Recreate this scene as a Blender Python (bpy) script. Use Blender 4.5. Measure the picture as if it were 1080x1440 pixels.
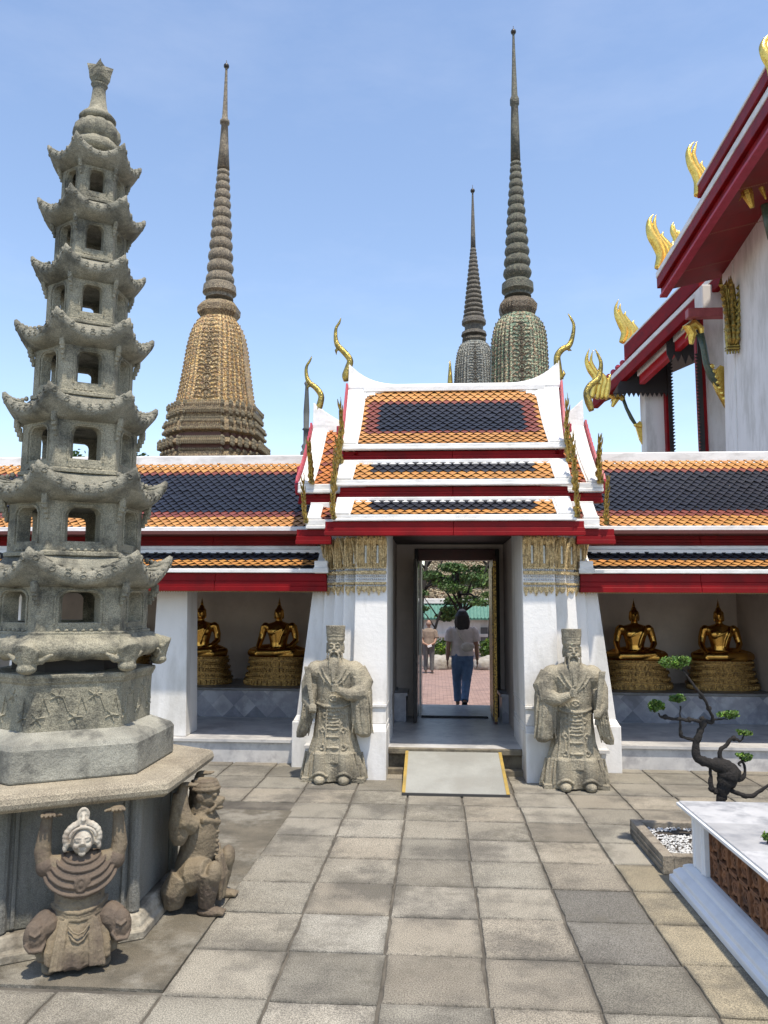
import bpy, bmesh, math, random
from mathutils import Vector, Matrix, noise
R=math.radians
rnd=random.Random(7)
for o in list(bpy.data.objects): bpy.data.objects.remove(o)
S=bpy.context.scene
C=S.collection
# ---------------------------------------------------------------- camera
FPX=1082.0; EYE=1.85; YAW=R(3.8); PIT=R(6.6); ROLL=R(0.25)
fw=Vector((-math.sin(YAW)*math.cos(PIT),math.cos(YAW)*math.cos(PIT),math.sin(PIT)))
r0=Vector((math.cos(YAW),math.sin(YAW),0)); u0=r0.cross(fw)
rt=r0*math.cos(ROLL)+u0*math.sin(ROLL); up=u0*math.cos(ROLL)-r0*math.sin(ROLL)
cd=bpy.data.cameras.new('camera'); cam=bpy.data.objects.new('camera',cd); C.objects.link(cam)
cd.sensor_fit='HORIZONTAL'; cd.sensor_width=36; cd.lens=36*FPX/1080; cd.clip_start=.05; cd.clip_end=3000
m=Matrix((rt,up,-fw)).transposed().to_4x4(); m.translation=Vector((0,0,EYE)); cam.matrix_world=m
S.camera=cam
def at(px,py,Y):
    "survey: photograph pixel at distance Y in front of the viewer -> x, z in metres"
    d=fw+rt*((px-540)/FPX)-up*((py-720)/FPX); t=Y/d.y
    return (d.x*t, EYE+d.z*t)
def at3(px,py,Y):
    x,z=at(px,py,Y); return Vector((x,Y,z))
def gr(px,py,z=0.0):
    d=fw+rt*((px-540)/FPX)-up*((py-720)/FPX); t=(z-EYE)/d.z
    return (d.x*t,d.y*t)
# ---------------------------------------------------------------- light
SUN_EL=70.0; SUN_AZ=152.0   # azimuth clockwise from +Y
w=bpy.data.worlds.new('World'); S.world=w; w.use_nodes=True
nt=w.node_tree; bg=nt.nodes['Background']; sk=nt.nodes.new('ShaderNodeTexSky'); sk.sky_type='NISHITA'; sk.sun_disc=False
sk.sun_elevation=R(SUN_EL); sk.sun_rotation=R(SUN_AZ); sk.air_density=1.1; sk.dust_density=.5; sk.ozone_density=2.2; sk.altitude=0
wb=nt.nodes.new('ShaderNodeMix'); wb.data_type='RGBA'; wb.blend_type='MULTIPLY'; wb.inputs[0].default_value=1; wb.inputs[7].default_value=(1.08,1.0,.955,1)  # camera white balance
wc=nt.nodes.new('ShaderNodeTexCoord'); wm=nt.nodes.new('ShaderNodeMapping'); wm.inputs['Scale'].default_value=(1,1,3.2); nt.links.new(wc.outputs['Generated'],wm.inputs[0])
wn_=nt.nodes.new('ShaderNodeTexNoise'); wn_.inputs['Scale'].default_value=2.2; wn_.inputs['Detail'].default_value=9; wn_.inputs['Roughness'].default_value=.62; nt.links.new(wm.outputs[0],wn_.inputs['Vector'])
wr=nt.nodes.new('ShaderNodeValToRGB'); wr.color_ramp.elements[0].position=.52; wr.color_ramp.elements[0].color=(0,0,0,1); wr.color_ramp.elements[1].position=.80; wr.color_ramp.elements[1].color=(.07,.07,.07,1); nt.links.new(wn_.outputs[0],wr.inputs[0])
wk=nt.nodes.new('ShaderNodeMix'); wk.data_type='RGBA'; nt.links.new(wr.outputs[0],wk.inputs[0]); nt.links.new(sk.outputs[0],wk.inputs[6]); wk.inputs[7].default_value=(6.0,6.3,6.6,1)  # thin high haze
nt.links.new(wk.outputs[2],wb.inputs[6]); nt.links.new(wb.outputs[2],bg.inputs[0]); bg.inputs[1].default_value=.15
sl=bpy.data.lights.new('sun','SUN'); so=bpy.data.objects.new('sun',sl); C.objects.link(so)
sl.energy=3.2; sl.angle=R(1.5); sl.color=(1,.915,.79)
sd=Vector((math.sin(R(SUN_AZ))*math.cos(R(SUN_EL)),math.cos(R(SUN_AZ))*math.cos(R(SUN_EL)),math.sin(R(SUN_EL))))
so.rotation_euler=(-sd).to_track_quat('-Z','Y').to_euler()
S.view_settings.view_transform='Standard'; S.view_settings.look='None'; S.view_settings.exposure=0.80; S.view_settings.gamma=1
S.render.engine='CYCLES'; S.cycles.max_bounces=8; S.cycles.diffuse_bounces=5
# ---------------------------------------------------------------- materials
def NN(nt,t,**k):
    n=nt.nodes.new(t)
    for a,b in k.items():
        if a in n.inputs: n.inputs[a].default_value=b
        else: setattr(n,a,b)
    return n
def mix(nt,f,a,b,mode='MIX'):
    n=nt.nodes.new('ShaderNodeMix'); n.data_type='RGBA'; n.blend_type=mode
    for i,x in ((0,f),(6,a),(7,b)):
        if hasattr(x,'is_output') : nt.links.new(x,n.inputs[i])
        else: n.inputs[i].default_value=x if i==0 else (tuple(x)+(1,) if len(x)==3 else x)
    return n.outputs[2]
def ramp(nt,x,stops):
    n=nt.nodes.new('ShaderNodeValToRGB'); e=n.color_ramp.elements
    while len(e)<len(stops): e.new(.5)
    for i,(p,c) in enumerate(stops):
        e[i].position=p; e[i].color=(c,c,c,1) if not hasattr(c,'__len__') else tuple(c)+(1,)
    nt.links.new(x,n.inputs[0]); return n.outputs[0]
MATS={}
def mat(name,col,col2=None,scale=6,rough=.8,metal=0,bump=.0,bscale=40,speck=0,sscale=220,stain=None,stscale=1.5,stamt=.6,attr=False,streak=1,coat=0,voro=0,spec=.5,detail=6):
    if name in MATS: return MATS[name]
    m=bpy.data.materials.new(name); m.use_nodes=True; nt=m.node_tree; b=nt.nodes['Principled BSDF']
    tc=NN(nt,'ShaderNodeTexCoord').outputs['Object']
    mp=nt.nodes.new('ShaderNodeMapping'); nt.links.new(tc,mp.inputs[0]); mp.inputs['Scale'].default_value=(1,1,1/streak); v=mp.outputs[0]
    n1=NN(nt,'ShaderNodeTexNoise',Scale=scale,Detail=detail,Roughness=.6); nt.links.new(v,n1.inputs['Vector'])
    c=mix(nt,ramp(nt,n1.outputs[0],[(.35,0),(.65,1)]),col,col2 or col)
    if attr:
        a=NN(nt,'ShaderNodeVertexColor',layer_name='Col'); c=mix(nt,1.0,c,a.outputs[0],'MULTIPLY')
    if stain:
        n2=NN(nt,'ShaderNodeTexNoise',Scale=stscale,Detail=8,Roughness=.68); nt.links.new(v,n2.inputs['Vector'])
        f=NN(nt,'ShaderNodeMath',operation='MULTIPLY'); nt.links.new(ramp(nt,n2.outputs[0],[(.48,0),(.62,1)]),f.inputs[0]); f.inputs[1].default_value=stamt
        c=mix(nt,f.outputs[0],c,stain)
    if speck:
        n3=NN(nt,'ShaderNodeTexNoise',Scale=sscale,Detail=2,Roughness=.7); nt.links.new(tc,n3.inputs['Vector'])
        c=mix(nt,speck,c,ramp(nt,n3.outputs[0],[(.38,.08),(.5,.5),(.64,.95)]),'OVERLAY')
    h=None
    if voro:
        vo=NN(nt,'ShaderNodeTexVoronoi',Scale=voro); nt.links.new(tc,vo.inputs['Vector'])
        c=mix(nt,.75,c,ramp(nt,vo.outputs['Distance'],[(.0,1.0),(.45,.6),(.75,.12)]),'MULTIPLY'); h=vo.outputs['Distance']
    nt.links.new(c,b.inputs['Base Color']); b.inputs['Roughness'].default_value=rough; b.inputs['Metallic'].default_value=metal
    b.inputs['Coat Weight'].default_value=coat; b.inputs['Coat Roughness'].default_value=.15; b.inputs['Specular IOR Level'].default_value=spec
    if bump:
        n4=NN(nt,'ShaderNodeTexNoise',Scale=bscale,Detail=8,Roughness=.65); nt.links.new(tc,n4.inputs['Vector'])
        bp=nt.nodes.new('ShaderNodeBump'); bp.inputs['Strength'].default_value=bump; bp.inputs['Distance'].default_value=.02
        nt.links.new(n4.outputs[0],bp.inputs['Height'])
        if h:
            b2=nt.nodes.new('ShaderNodeBump'); b2.inputs['Strength'].default_value=.8; b2.inputs['Distance'].default_value=.03; b2.invert=True
            nt.links.new(h,b2.inputs['Height']); nt.links.new(bp.outputs[0],b2.inputs['Normal']); bp=b2
        nt.links.new(bp.outputs[0],b.inputs['Normal'])
    MATS[name]=m; return m
def white(): return mat('white lime plaster',(.80,.78,.75),(.73,.715,.685),scale=2.5,rough=.65,bump=.22,bscale=22,stain=(.42,.40,.35),stscale=1.9,stamt=.5,streak=4)
def whiter(): return mat('white roof mortar',(.82,.81,.785),(.74,.73,.71),scale=3,rough=.5,bump=.08,bscale=20,stain=(.38,.37,.34),stscale=3.5,stamt=.4,streak=.4)
def red(): return mat('dark red lacquer',(.25,.003,.006),(.19,.002,.005),scale=3,rough=.5,spec=.2,bump=.04,bscale=25,stain=(.09,.004,.005),stscale=2.5,stamt=.45)
def pinkred(): return mat('faded red paint',(.42,.03,.06),(.34,.02,.04),scale=6,rough=.5,bump=.1,bscale=25)
def gold(): return mat('gilded glass mosaic',(.62,.44,.10),(.26,.20,.07),scale=25,rough=.28,metal=.85,bump=.5,bscale=60,stain=(.06,.07,.04),stscale=9,stamt=.6)
def brightgold(): return mat('bright gilding',(.85,.62,.16),(.62,.42,.09),scale=18,rough=.25,metal=.85,bump=.35,bscale=40)
def buddhagold(): return mat('dark gold leaf',(.62,.36,.09),(.42,.22,.05),scale=3,rough=.27,metal=1,bump=.06,bscale=12)
def greystone(): return mat('weathered grey granite',(.35,.32,.235),(.24,.225,.165),scale=5,rough=.9,bump=.7,bscale=45,speck=.4,sscale=160,stain=(.06,.06,.05),stscale=3.6,stamt=.85)
def tanstone(): return mat('tan granite slab',(.34,.295,.215),(.26,.225,.165),scale=5,rough=.85,bump=.4,bscale=70,speck=.5,sscale=170,stain=(.16,.13,.09),stscale=3,stamt=.5)
def statstone(): return mat('carved beige stone',(.39,.345,.25),(.28,.25,.185),scale=7,rough=.92,bump=.8,bscale=60,speck=.4,sscale=150,stain=(.085,.078,.062),stscale=3,stamt=.7)
def brownstone(): return mat('brown painted stone',(.135,.10,.07),(.09,.068,.05),scale=5,rough=.8,bump=.4,bscale=50,speck=.15,stain=(.06,.042,.032),stscale=3.5,stamt=.7)
def marble(): return mat('grey veined marble',(.60,.58,.55),(.42,.41,.40),scale=3,rough=.3,bump=.02,bscale=20,stain=(.25,.24,.25),stscale=5,stamt=.6)
def bark(): return mat('dark wet bark',(.022,.018,.015),(.012,.010,.009),scale=20,rough=.85,bump=1,bscale=60)
def leafm(): return mat('small green leaves',(.11,.20,.03),(.05,.10,.015),scale=12,rough=.6,attr=True)
def glaze():  return mat('glazed roof tile',(1,1,1),(.82,.80,.78),scale=7,rough=.46,bump=.1,bscale=30,attr=True,coat=.08,spec=.35)
def dark(): return mat('dark painted timber',(.02,.016,.015),rough=.6)
# ---------------------------------------------------------------- mesh builder
WL={}
def wl(o): return WL.get(o.name,Vector((0,0,0)))
def tag(o,label=None,cat=None,group=None,kind=None):
    if label: o['label']=label
    if cat: o['category']=cat
    if group: o['group']=group
    if kind: o['kind']=kind
    return o
def thing(name,label,cat,loc=(0,0,0),group=None):
    o=bpy.data.objects.new(name,None); C.objects.link(o); o.location=loc; o.empty_display_size=.1
    WL[o.name]=Vector(loc); return tag(o,label,cat,group)
class MB:
    def __init__(s): s.v=[];s.f=[];s.c=[];s.col=(1,1,1)
    def add(s,vs,fs):
        b=len(s.v); s.v+= [tuple(p) for p in vs]
        for f in fs: s.f.append([i+b for i in f]); s.c.append(s.col)
        return s
    def box(s,x0,x1,y0,y1,z0,z1,tx=0,ty=0):
        return s.frus((x0,x1,y0,y1),z0,(x0+tx,x1-tx,y0+ty,y1-ty),z1)
    def frus(s,a,z0,b,z1):
        v=[(a[0],a[2],z0),(a[1],a[2],z0),(a[1],a[3],z0),(a[0],a[3],z0),(b[0],b[2],z1),(b[1],b[2],z1),(b[1],b[3],z1),(b[0],b[3],z1)]
        return s.add(v,[(3,2,1,0),(4,5,6,7),(0,1,5,4),(1,2,6,5),(2,3,7,6),(3,0,4,7)])
    def hexa(s,a,b):  # two quads
        return s.add(list(a)+list(b),[(3,2,1,0),(4,5,6,7),(0,1,5,4),(1,2,6,5),(2,3,7,6),(3,0,4,7)])
    def loft(s,rings,caps=True,closed=True):
        n=len(rings[0]); vs=[p for r in rings for p in r]; fs=[]
        for i in range(len(rings)-1):
            for j in range(n if closed else n-1):
                k=(j+1)%n; fs.append((i*n+j,i*n+k,(i+1)*n+k,(i+1)*n+j))
        if caps: fs+= [tuple(range(n-1,-1,-1)),tuple(range((len(rings)-1)*n,len(rings)*n))]
        return s.add(vs,fs)
    def prism(s,poly,d0,d1,axis='y'):
        f={'y':lambda p,d:(p[0],d,p[1]),'x':lambda p,d:(d,p[0],p[1]),'z':lambda p,d:(p[0],p[1],d)}[axis]
        return s.loft([[f(p,d0) for p in poly],[f(p,d1) for p in poly]])
    def tube(s,pts,rad,seg=8,flat=1,fdir=None):
        pts=[Vector(p) for p in pts]; n=len(pts)
        if not hasattr(rad,'__len__'): rad=[rad]*n
        rings=[];ref=Vector(fdir) if fdir else None; prev=None
        for i,p in enumerate(pts):
            t=(pts[min(i+1,n-1)]-pts[max(i-1,0)]).normalized()
            if ref is None: ref=Vector((0,1,0)) if abs(t.y)<.8 else Vector((1,0,0))
            a=(ref-t*ref.dot(t)).normalized(); b=t.cross(a)
            if fdir is None: ref=a
            rings.append([p+a*(rad[i]*flat*math.cos(q))+b*(rad[i]*math.sin(q)) for q in [2*math.pi*k/seg for k in range(seg)]])
        return s.loft(rings)
    def lathe(s,prof,cx,cy,seg=24,mod=None,rot=0,sx=1,sy=1):
        rings=[]
        for r,z in prof:
            rings.append([(cx+sx*r*(mod(a,z) if mod else 1)*math.cos(a+rot),cy+sy*r*(mod(a,z) if mod else 1)*math.sin(a+rot),z) for a in [2*math.pi*k/seg for k in range(seg)]])
        return s.loft(rings)
    def ell(s,c,r,seg=16,rings=10,rot=None):
        c=Vector(c); r=r if hasattr(r,'__len__') else (r,r,r); rr=[]
        for i in range(rings+1):
            a=math.pi*i/rings-math.pi/2; ca=max(math.cos(a),.02)
            ring=[]
            for k in range(seg):
                q=2*math.pi*k/seg; p=Vector((r[0]*ca*math.cos(q),r[1]*ca*math.sin(q),r[2]*math.sin(a)))
                if rot is not None: p=rot@p
                ring.append(c+p)
            rr.append(ring)
        return s.loft(rr)
    def build(s,name,material,parent=None,smooth=False,bevel=0,loc=None,seg=1):
        o0=wl(parent) if parent else Vector(loc or (0,0,0))
        me=bpy.data.meshes.new(name); me.from_pydata([(p[0]-o0.x,p[1]-o0.y,p[2]-o0.z) for p in s.v],[],s.f)
        if any(c!=(1,1,1) for c in s.c) or True:
            at_=me.color_attributes.new('Col','FLOAT_COLOR','CORNER'); buf=[]
            for f,c in zip(s.f,s.c): buf+= (list(c)+[1])*len(f)
            if len(buf)==len(me.loops)*4: at_.data.foreach_set('color',buf)
        me.materials.append(material); me.update()
        bm=bmesh.new(); bm.from_mesh(me); bmesh.ops.recalc_face_normals(bm,faces=bm.faces); bm.to_mesh(me); bm.free()
        if smooth: me.polygons.foreach_set('use_smooth',[True]*len(me.polygons))
        o=bpy.data.objects.new(name,me); C.objects.link(o)
        if parent: o.parent=parent
        else: o.location=o0
        WL[o.name]=o0
        if bevel:
            b=o.modifiers.new('bevel','BEVEL'); b.width=bevel; b.segments=seg; b.limit_method='ANGLE'; b.angle_limit=R(40)
        if smooth and bevel: pass
        return o
def struct(mb,name,material,**k): return tag(mb.build(name,material,**k),kind='structure')
def sculpt(mb,name,material,vox,parent=None,loc=None,smooth=2,disp=0,dscale=20):
    "fuse the shapes of one body into a single continuous surface"
    o=mb.build(name,material,parent,loc=loc)
    r=o.modifiers.new('r','REMESH'); r.mode='VOXEL'; r.voxel_size=vox; r.adaptivity=0
    if smooth: q=o.modifiers.new('s','SMOOTH'); q.factor=.5; q.iterations=smooth
    dg=bpy.context.evaluated_depsgraph_get(); dg.update(); ev=o.evaluated_get(dg)
    me=bpy.data.meshes.new_from_object(ev); o.modifiers.clear(); old=o.data; o.data=me; bpy.data.meshes.remove(old)
    if disp:
        ns=[v.normal.copy() for v in me.vertices]; cs=[v.co.copy() for v in me.vertices]; buf=[]
        for c,n_ in zip(cs,ns): buf+=list(c+n_*(disp*(noise.noise(c*dscale)+.5*noise.noise(c*dscale*2.7))))
        me.vertices.foreach_set('co',buf); me.update()
    me.polygons.foreach_set('use_smooth',[True]*len(me.polygons)); me.name=name
    if not len(me.materials): me.materials.append(material)
    return o
def copy_tree(o,parent=None,loc=None):
    c=o.copy(); C.objects.link(c)
    if parent: c.parent=parent
    if loc is not None: c.location=loc
    for ch in list(o.children): copy_tree(ch,c)
    return c
def jit(c,a): return tuple(max(0,x*(1+rnd.uniform(-a,a))) for x in c)
# ================================================================ GROUND
TX=.511; TY=.503
def ground_mat():
    if 'granite paving slab' in MATS: return MATS['granite paving slab']
    m=mat('granite paving slab',(1,1,1),(.84,.83,.82),scale=2.3,rough=.9,bump=.35,bscale=90,speck=.6,sscale=150,stain=(.085,.078,.065),stscale=1.3,stamt=.72,attr=True)
    nt=m.node_tree; b=nt.nodes['Principled BSDF']; src=b.inputs['Base Color'].links[0].from_socket
    tc=NN(nt,'ShaderNodeTexCoord').outputs['Object']; sp=nt.nodes.new('ShaderNodeSeparateXYZ'); nt.links.new(tc,sp.inputs[0])
    def M2(op,a,b_=None):
        n=nt.nodes.new('ShaderNodeMath'); n.operation=op
        for i,x in enumerate((a,b_)):
            if x is None: continue
            if hasattr(x,'is_output'): nt.links.new(x,n.inputs[i])
            else: n.inputs[i].default_value=x
        return n.outputs[0]
    ds=[M2('ABSOLUTE',M2('SUBTRACT',M2('FRACT',M2('MULTIPLY',M2('SUBTRACT',sp.outputs[i],o),1/s_)),.5)) for i,o,s_ in ((0,.24-51.1,TX),(1,3.786-50.3,TY))]
    mx=M2('MAXIMUM',ds[0],ds[1])
    nz=NN(nt,'ShaderNodeTexNoise',Scale=4.5,Detail=8,Roughness=.7); nt.links.new(tc,nz.inputs['Vector'])
    e=M2('MULTIPLY',M2('SUBTRACT',mx,.40),8.0); e=M2('MULTIPLY',e,ramp(nt,nz.outputs[0],[(.40,0),(.60,1)])); e=M2('MINIMUM',M2('MAXIMUM',e,0),.62)
    c=mix(nt,e,src,(.075,.068,.055))
    n5=NN(nt,'ShaderNodeTexNoise',Scale=.9,Detail=6,Roughness=.6); nt.links.new(tc,n5.inputs['Vector'])
    n6=NN(nt,'ShaderNodeTexNoise',Scale=11,Detail=6,Roughness=.75); nt.links.new(tc,n6.inputs['Vector'])
    f=M2('MULTIPLY',ramp(nt,n5.outputs[0],[(.50,0),(.62,1)]),ramp(nt,n6.outputs[0],[(.42,0),(.60,1)]))
    c=mix(nt,M2('MULTIPLY',f,.7),c,(.11,.10,.075)); nt.links.new(c,b.inputs['Base Color']); return m
mb=MB(); mb.add([(-600,-200,-.06),(600,-200,-.06),(600,1500,-.06),(-600,1500,-.06)],[(0,1,2,3)])
struct(mb,'ground',mat('bare ground',(.16,.15,.12),(.11,.11,.09),scale=1,rough=.95))
mb=MB(); mb.add([(-9,-3,-.012),(9,-3,-.012),(9,9.2,-.012),(-9,9.2,-.012)],[(0,1,2,3)])
struct(mb,'joint_bed',mat('dark mortar joints',(.07,.062,.05),(.14,.125,.10),scale=4,rough=.95,bump=.5,bscale=60))
mb=MB(); 
darks={(1,2):.60,(1,1):.66,(1,0):.72,(0,0):.78,(-1,0):.78,(-2,0):.82,(1,3):.85,(-1,3):.8,(-1,4):.85,(0,1):.95,(-2,2):.9,(1,5):.85,(2,6):.8}
XS=[.24+TX*i+rnd.uniform(-.008,.008) for i in range(-17,17)]
JX={(i,j):rnd.uniform(-.007,.007) for i in range(-18,19) for j in range(-13,13)}; JY={(i,j):rnd.uniform(-.013,.013) for i in range(-18,19) for j in range(-13,13)}
for j in range(-12,11):
    y0=3.786+TY*j; y1=y0+TY
    if y0>8.9: continue
    y1=min(y1,9.05)
    off=0
    Y0_,Y1_=y0,y1
    for i in range(-17,16):
        x0=XS[i+17]+JX[(i,j)]; x1=XS[i+18]+JX[(i+1,j)]; y0=Y0_+JY[(i,j)]; y1=min(Y1_+JY[(i,j+1)],9.06)
        if x0>8.5: continue
        if x1<-1.2 and y0>3.6 and x0<-1.2 and y0<7.0: continue      # under the cement pad
        g=.006; q=[rnd.uniform(.002,.008) for _ in range(8)]
        base=rnd.choice([(.30,.275,.22),(.30,.268,.21),(.28,.26,.21),(.32,.295,.24),(.285,.262,.21)])
        f=darks.get((i,j+0),1)
        if (i,j) in((1,2),(1,1)): base=(.27,.255,.22)
        if (i,j)==(-2,1): base=(.36,.34,.285)
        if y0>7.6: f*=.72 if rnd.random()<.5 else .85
        if x0>1.2 and y0<5.4: base=(.30,.26,.18)
        ff=f*rnd.uniform(.88,1.06); mb.col=tuple(c*ff for c in base)
        z=rnd.uniform(-.002,.002); t=[z+rnd.uniform(-.0015,.0015) for _ in range(4)]
        n=12
        def edge(a,b,seed):
            out=[]
            for k in range(n):
                u=k/n; p=Vector(a).lerp(Vector(b),u); s=(noise.noise(Vector((p.x*9+seed,p.y*9,seed)))*.012)
                d=(Vector(b)-Vector(a)).normalized(); nn=Vector((d.y,-d.x)); out.append((p.x-nn.x*abs(s),p.y-nn.y*abs(s)))
            return out
        cs=[(x0+q[0],y0+q[1]),(x1-q[2],y0+q[3]),(x1-q[4],y1-q[5]),(x0+q[6],y1-q[7])]
        poly=[]
        for k in range(4): poly+=edge(cs[k],cs[(k+1)%4],i*3.1+j*7.7+k)
        cx=(x0+x1)/2; cy=(y0+y1)/2
        mb.loft([[(p[0],p[1],-.03) for p in poly],[(p[0],p[1],z-.006) for p in poly],[(cx+(p[0]-cx)*.985,cy+(p[1]-cy)*.985,z) for p in poly]])
struct(mb,'pavement',ground_mat())
mb=MB(); mb.prism([(-6,3.80),(-1.30,3.83),(-1.27,7.0),(-6,7.0)],-.03,.004,'z')
struct(mb,'cement_pad',mat('dark stained cement',(.15,.13,.095),(.085,.075,.055),scale=4,rough=.85,bump=.5,bscale=60,speck=.45,stain=(.30,.28,.23),stscale=2.6,stamt=.55))
# light puddle-shaped lime stain on the pad is part of its material; gallery platform
PX0,PX1=-9.0,9.5; FZ=.26
def plinth(x0,x1,y0=9.0,nm='gallery_platform'):
    return (x0,x1,y0)
mb=MB(); mb.box(PX0,-1.3,9.0,12.2,-.05,FZ-.03); mb.box(1.7,PX1,9.0,12.2,-.05,FZ-.03); mb.box(-1.3,1.7,8.72,12.2,-.05,FZ-.03)
struct(mb,'gallery_platform',marble())
mb=MB(); mb.box(PX0,-1.45,8.97,12.2,FZ-.03,FZ); mb.box(1.87,PX1,8.97,12.2,FZ-.03,FZ); mb.box(-1.449,1.869,8.66,12.2,FZ-.03,FZ+.002)
fm=mat('marble floor slabs',(.60,.58,.55),(.46,.45,.43),scale=3.5,rough=.35,bump=.03,bscale=30,stain=(.24,.24,.25),stscale=3,stamt=.6)
struct(mb,'gallery_floor',fm)
mb=MB(); mb.box(-.56,.98,8.60,8.66,.20,.262); mb.box(-.53,.95,8.66,8.715,-.04,.20); mb.box(-.56,.98,8.52,8.62,-.02,.06)
struct(mb,'step',mat('worn brown stone step',(.22,.19,.13),(.12,.10,.075),scale=6,rough=.9,bump=.5,stain=(.05,.045,.035),stscale=3),bevel=.006)
# ramp
rp=thing('access_ramp','grey cement access ramp with yellow painted edges leading up to the doorway','ramp',(.19,8.1,0))
RX0,RX1=-.312,.694; RY0,RY1=7.66,8.58; RZ=.235
mb=MB(); mb.hexa([(RX0,RY0,.002),(RX1,RY0,.002),(RX1,RY1,.002),(RX0,RY1,.002)],[(RX0,RY0,.02),(RX1,RY0,.02),(RX1,RY1,RZ),(RX0,RY1,RZ)])
mb.build('ramp_slab',mat('smooth cement sheet',(.31,.31,.28),(.25,.25,.225),scale=3,rough=.8,bump=.15,bscale=60,speck=.12,stain=(.24,.23,.20),stscale=2.2,stamt=.5),rp)
for s,x in ((0,RX0),(1,RX1)):
    mb=MB(); a,b=(x-.012,x+.020) if s==0 else (x-.020,x+.012)
    mb.hexa([(a,RY0-.004,.002),(b,RY0-.004,.002),(b,RY1,.004),(a,RY1,.004)],[(a,RY0-.004,.026),(b,RY0-.004,.026),(b,RY1,RZ+.006),(a,RY1,RZ+.006)])
    mb.build('edge_strip',mat('yellow paint',(.42,.28,.06),(.28,.20,.06),scale=9,rough=.6,bump=.1),rp)
mb=MB(); mb.box(RX0-.012,RX1+.012,RY0-.03,RY0-.005,.0,.022); mb.build('toe_strip',mat('dark steel',(.07,.07,.07),rough=.5,metal=.5),rp)
# ================================================================ GALLERY
def ledge_mat():
    m=mat('chevron marble cladding',(.34,.34,.36),(.22,.225,.25),scale=4,rough=.3,bump=.02,stain=(.45,.46,.48),stscale=5,stamt=.6)
    nt=m.node_tree
    if 'chev' in m: return m
    m['chev']=1
    b=nt.nodes['Principled BSDF']; src=b.inputs['Base Color'].links[0].from_socket
    tc=NN(nt,'ShaderNodeTexCoord').outputs['Object']; mp=nt.nodes.new('ShaderNodeMapping'); mp.inputs['Rotation'].default_value=(0,R(45),0); mp.inputs['Scale'].default_value=(4.6,0,4.6)
    nt.links.new(tc,mp.inputs[0]); fl=NN(nt,'ShaderNodeVectorMath',operation='FLOOR'); nt.links.new(mp.outputs[0],fl.inputs[0])
    wn=NN(nt,'ShaderNodeTexWhiteNoise'); nt.links.new(fl.outputs[0],wn.inputs[0])
    c=mix(nt,1.0,src,ramp(nt,wn.outputs[0],[(0,(.45,.48,.55)),(.5,(.95,.95,1)),(1,(1.5,1.45,1.4))]),'MULTIPLY'); nt.links.new(c,b.inputs['Base Color'])
    return m
LZ=.655
al=thing('altar_ledge','long marble clad ledge with chevron pattern under the buddhas in the left gallery','ledge',(-2,10.7,FZ))
def ledge(parent,x0,x1):
    mb=MB(); mb.box(x0,x1,10.66,11.9,FZ,LZ-.035); mb.build('ledge_body',ledge_mat(),parent)
    mb=MB(); mb.box(x0,x1,10.63,11.9,LZ-.035,LZ); mb.build('ledge_top',mat('dark ledge capping',(.12,.12,.12),(.2,.2,.2),rough=.4),parent,bevel=.006)
ledge(al,PX0,-.52)
al2=thing('altar_ledge','long marble clad ledge with chevron pattern under the buddhas in the right gallery','ledge',(4,10.7,FZ))
ledge(al2,1.0,PX1)
# back walls
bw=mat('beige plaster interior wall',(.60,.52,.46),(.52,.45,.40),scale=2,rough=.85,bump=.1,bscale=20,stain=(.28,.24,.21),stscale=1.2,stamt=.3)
def wallthing(label,loc,boxes,nm='gallery_back_wall',m=None):
    mb=MB()
    for b in boxes: mb.box(*b)
    return tag(mb.build(nm,m or bw,loc=loc),label,'wall')
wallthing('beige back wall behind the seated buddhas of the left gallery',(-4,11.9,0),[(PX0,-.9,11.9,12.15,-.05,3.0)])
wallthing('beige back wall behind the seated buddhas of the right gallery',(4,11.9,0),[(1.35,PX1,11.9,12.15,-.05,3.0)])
px_=at(1059,900,11.3)[0]
wallthing('short beige partition wall ending the right gallery bay',(px_,11,0),[(px_+.02,px_+.2,9.6,11.9,FZ,3.0)],'partition_wall')
# door wall
dX0,dX1=-.245,.80; DY=11.0
dz=at(640,788,DY)[1]
dw=thing('gate_back_wall','shaded beige wall around the doorway at the back of the gate','wall',(.2,DY,FZ))
mb=MB(); fx0,fx1=at(583,900,DY)[0],at(703,900,DY)[0]; ft=at(640,772,DY)[1]
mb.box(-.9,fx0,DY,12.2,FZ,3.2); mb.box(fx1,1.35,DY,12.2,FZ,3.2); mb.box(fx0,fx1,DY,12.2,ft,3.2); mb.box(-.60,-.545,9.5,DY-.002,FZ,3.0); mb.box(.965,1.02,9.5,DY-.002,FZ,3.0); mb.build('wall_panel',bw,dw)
ox0,ox1=at(592,900,DY)[0],at(685,900,DY)[0]; oz=at(640,788,DY)[1]
fr=thing('doorway_frame','tall dark red door frame at the back of the gate','door frame',(.2,DY,FZ))
dr=mat('very dark red timber',(.07,.012,.012),(.04,.01,.01),rough=.4)
mb=MB(); mb.box(fx0+.002,fx0+.055,DY-.05,DY+.14,FZ+.003,ft-.002); mb.build('jamb',dark(),fr,bevel=.004)
mb=MB(); mb.box(fx1-.055,fx1-.002,DY-.05,DY+.14,FZ+.003,ft-.002); mb.build('jamb',dark(),fr,bevel=.004)
mb=MB(); mb.box(fx0+.056,fx1-.056,DY-.045,DY+.14,oz,ft-.003); mb.build('lintel',dr,fr,bevel=.004)
mb=MB(); mb.box(ox0-.03,ox0-.0,DY+.145,12.18,FZ+.003,oz+.05); mb.box(ox1+.13,ox1+.16,DY+.145,12.18,FZ+.003,oz+.05); mb.box(ox0-.03,ox1+.16,DY+.145,12.18,oz+.052,oz+.1); mb.build('reveal',marble(),fr)
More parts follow.
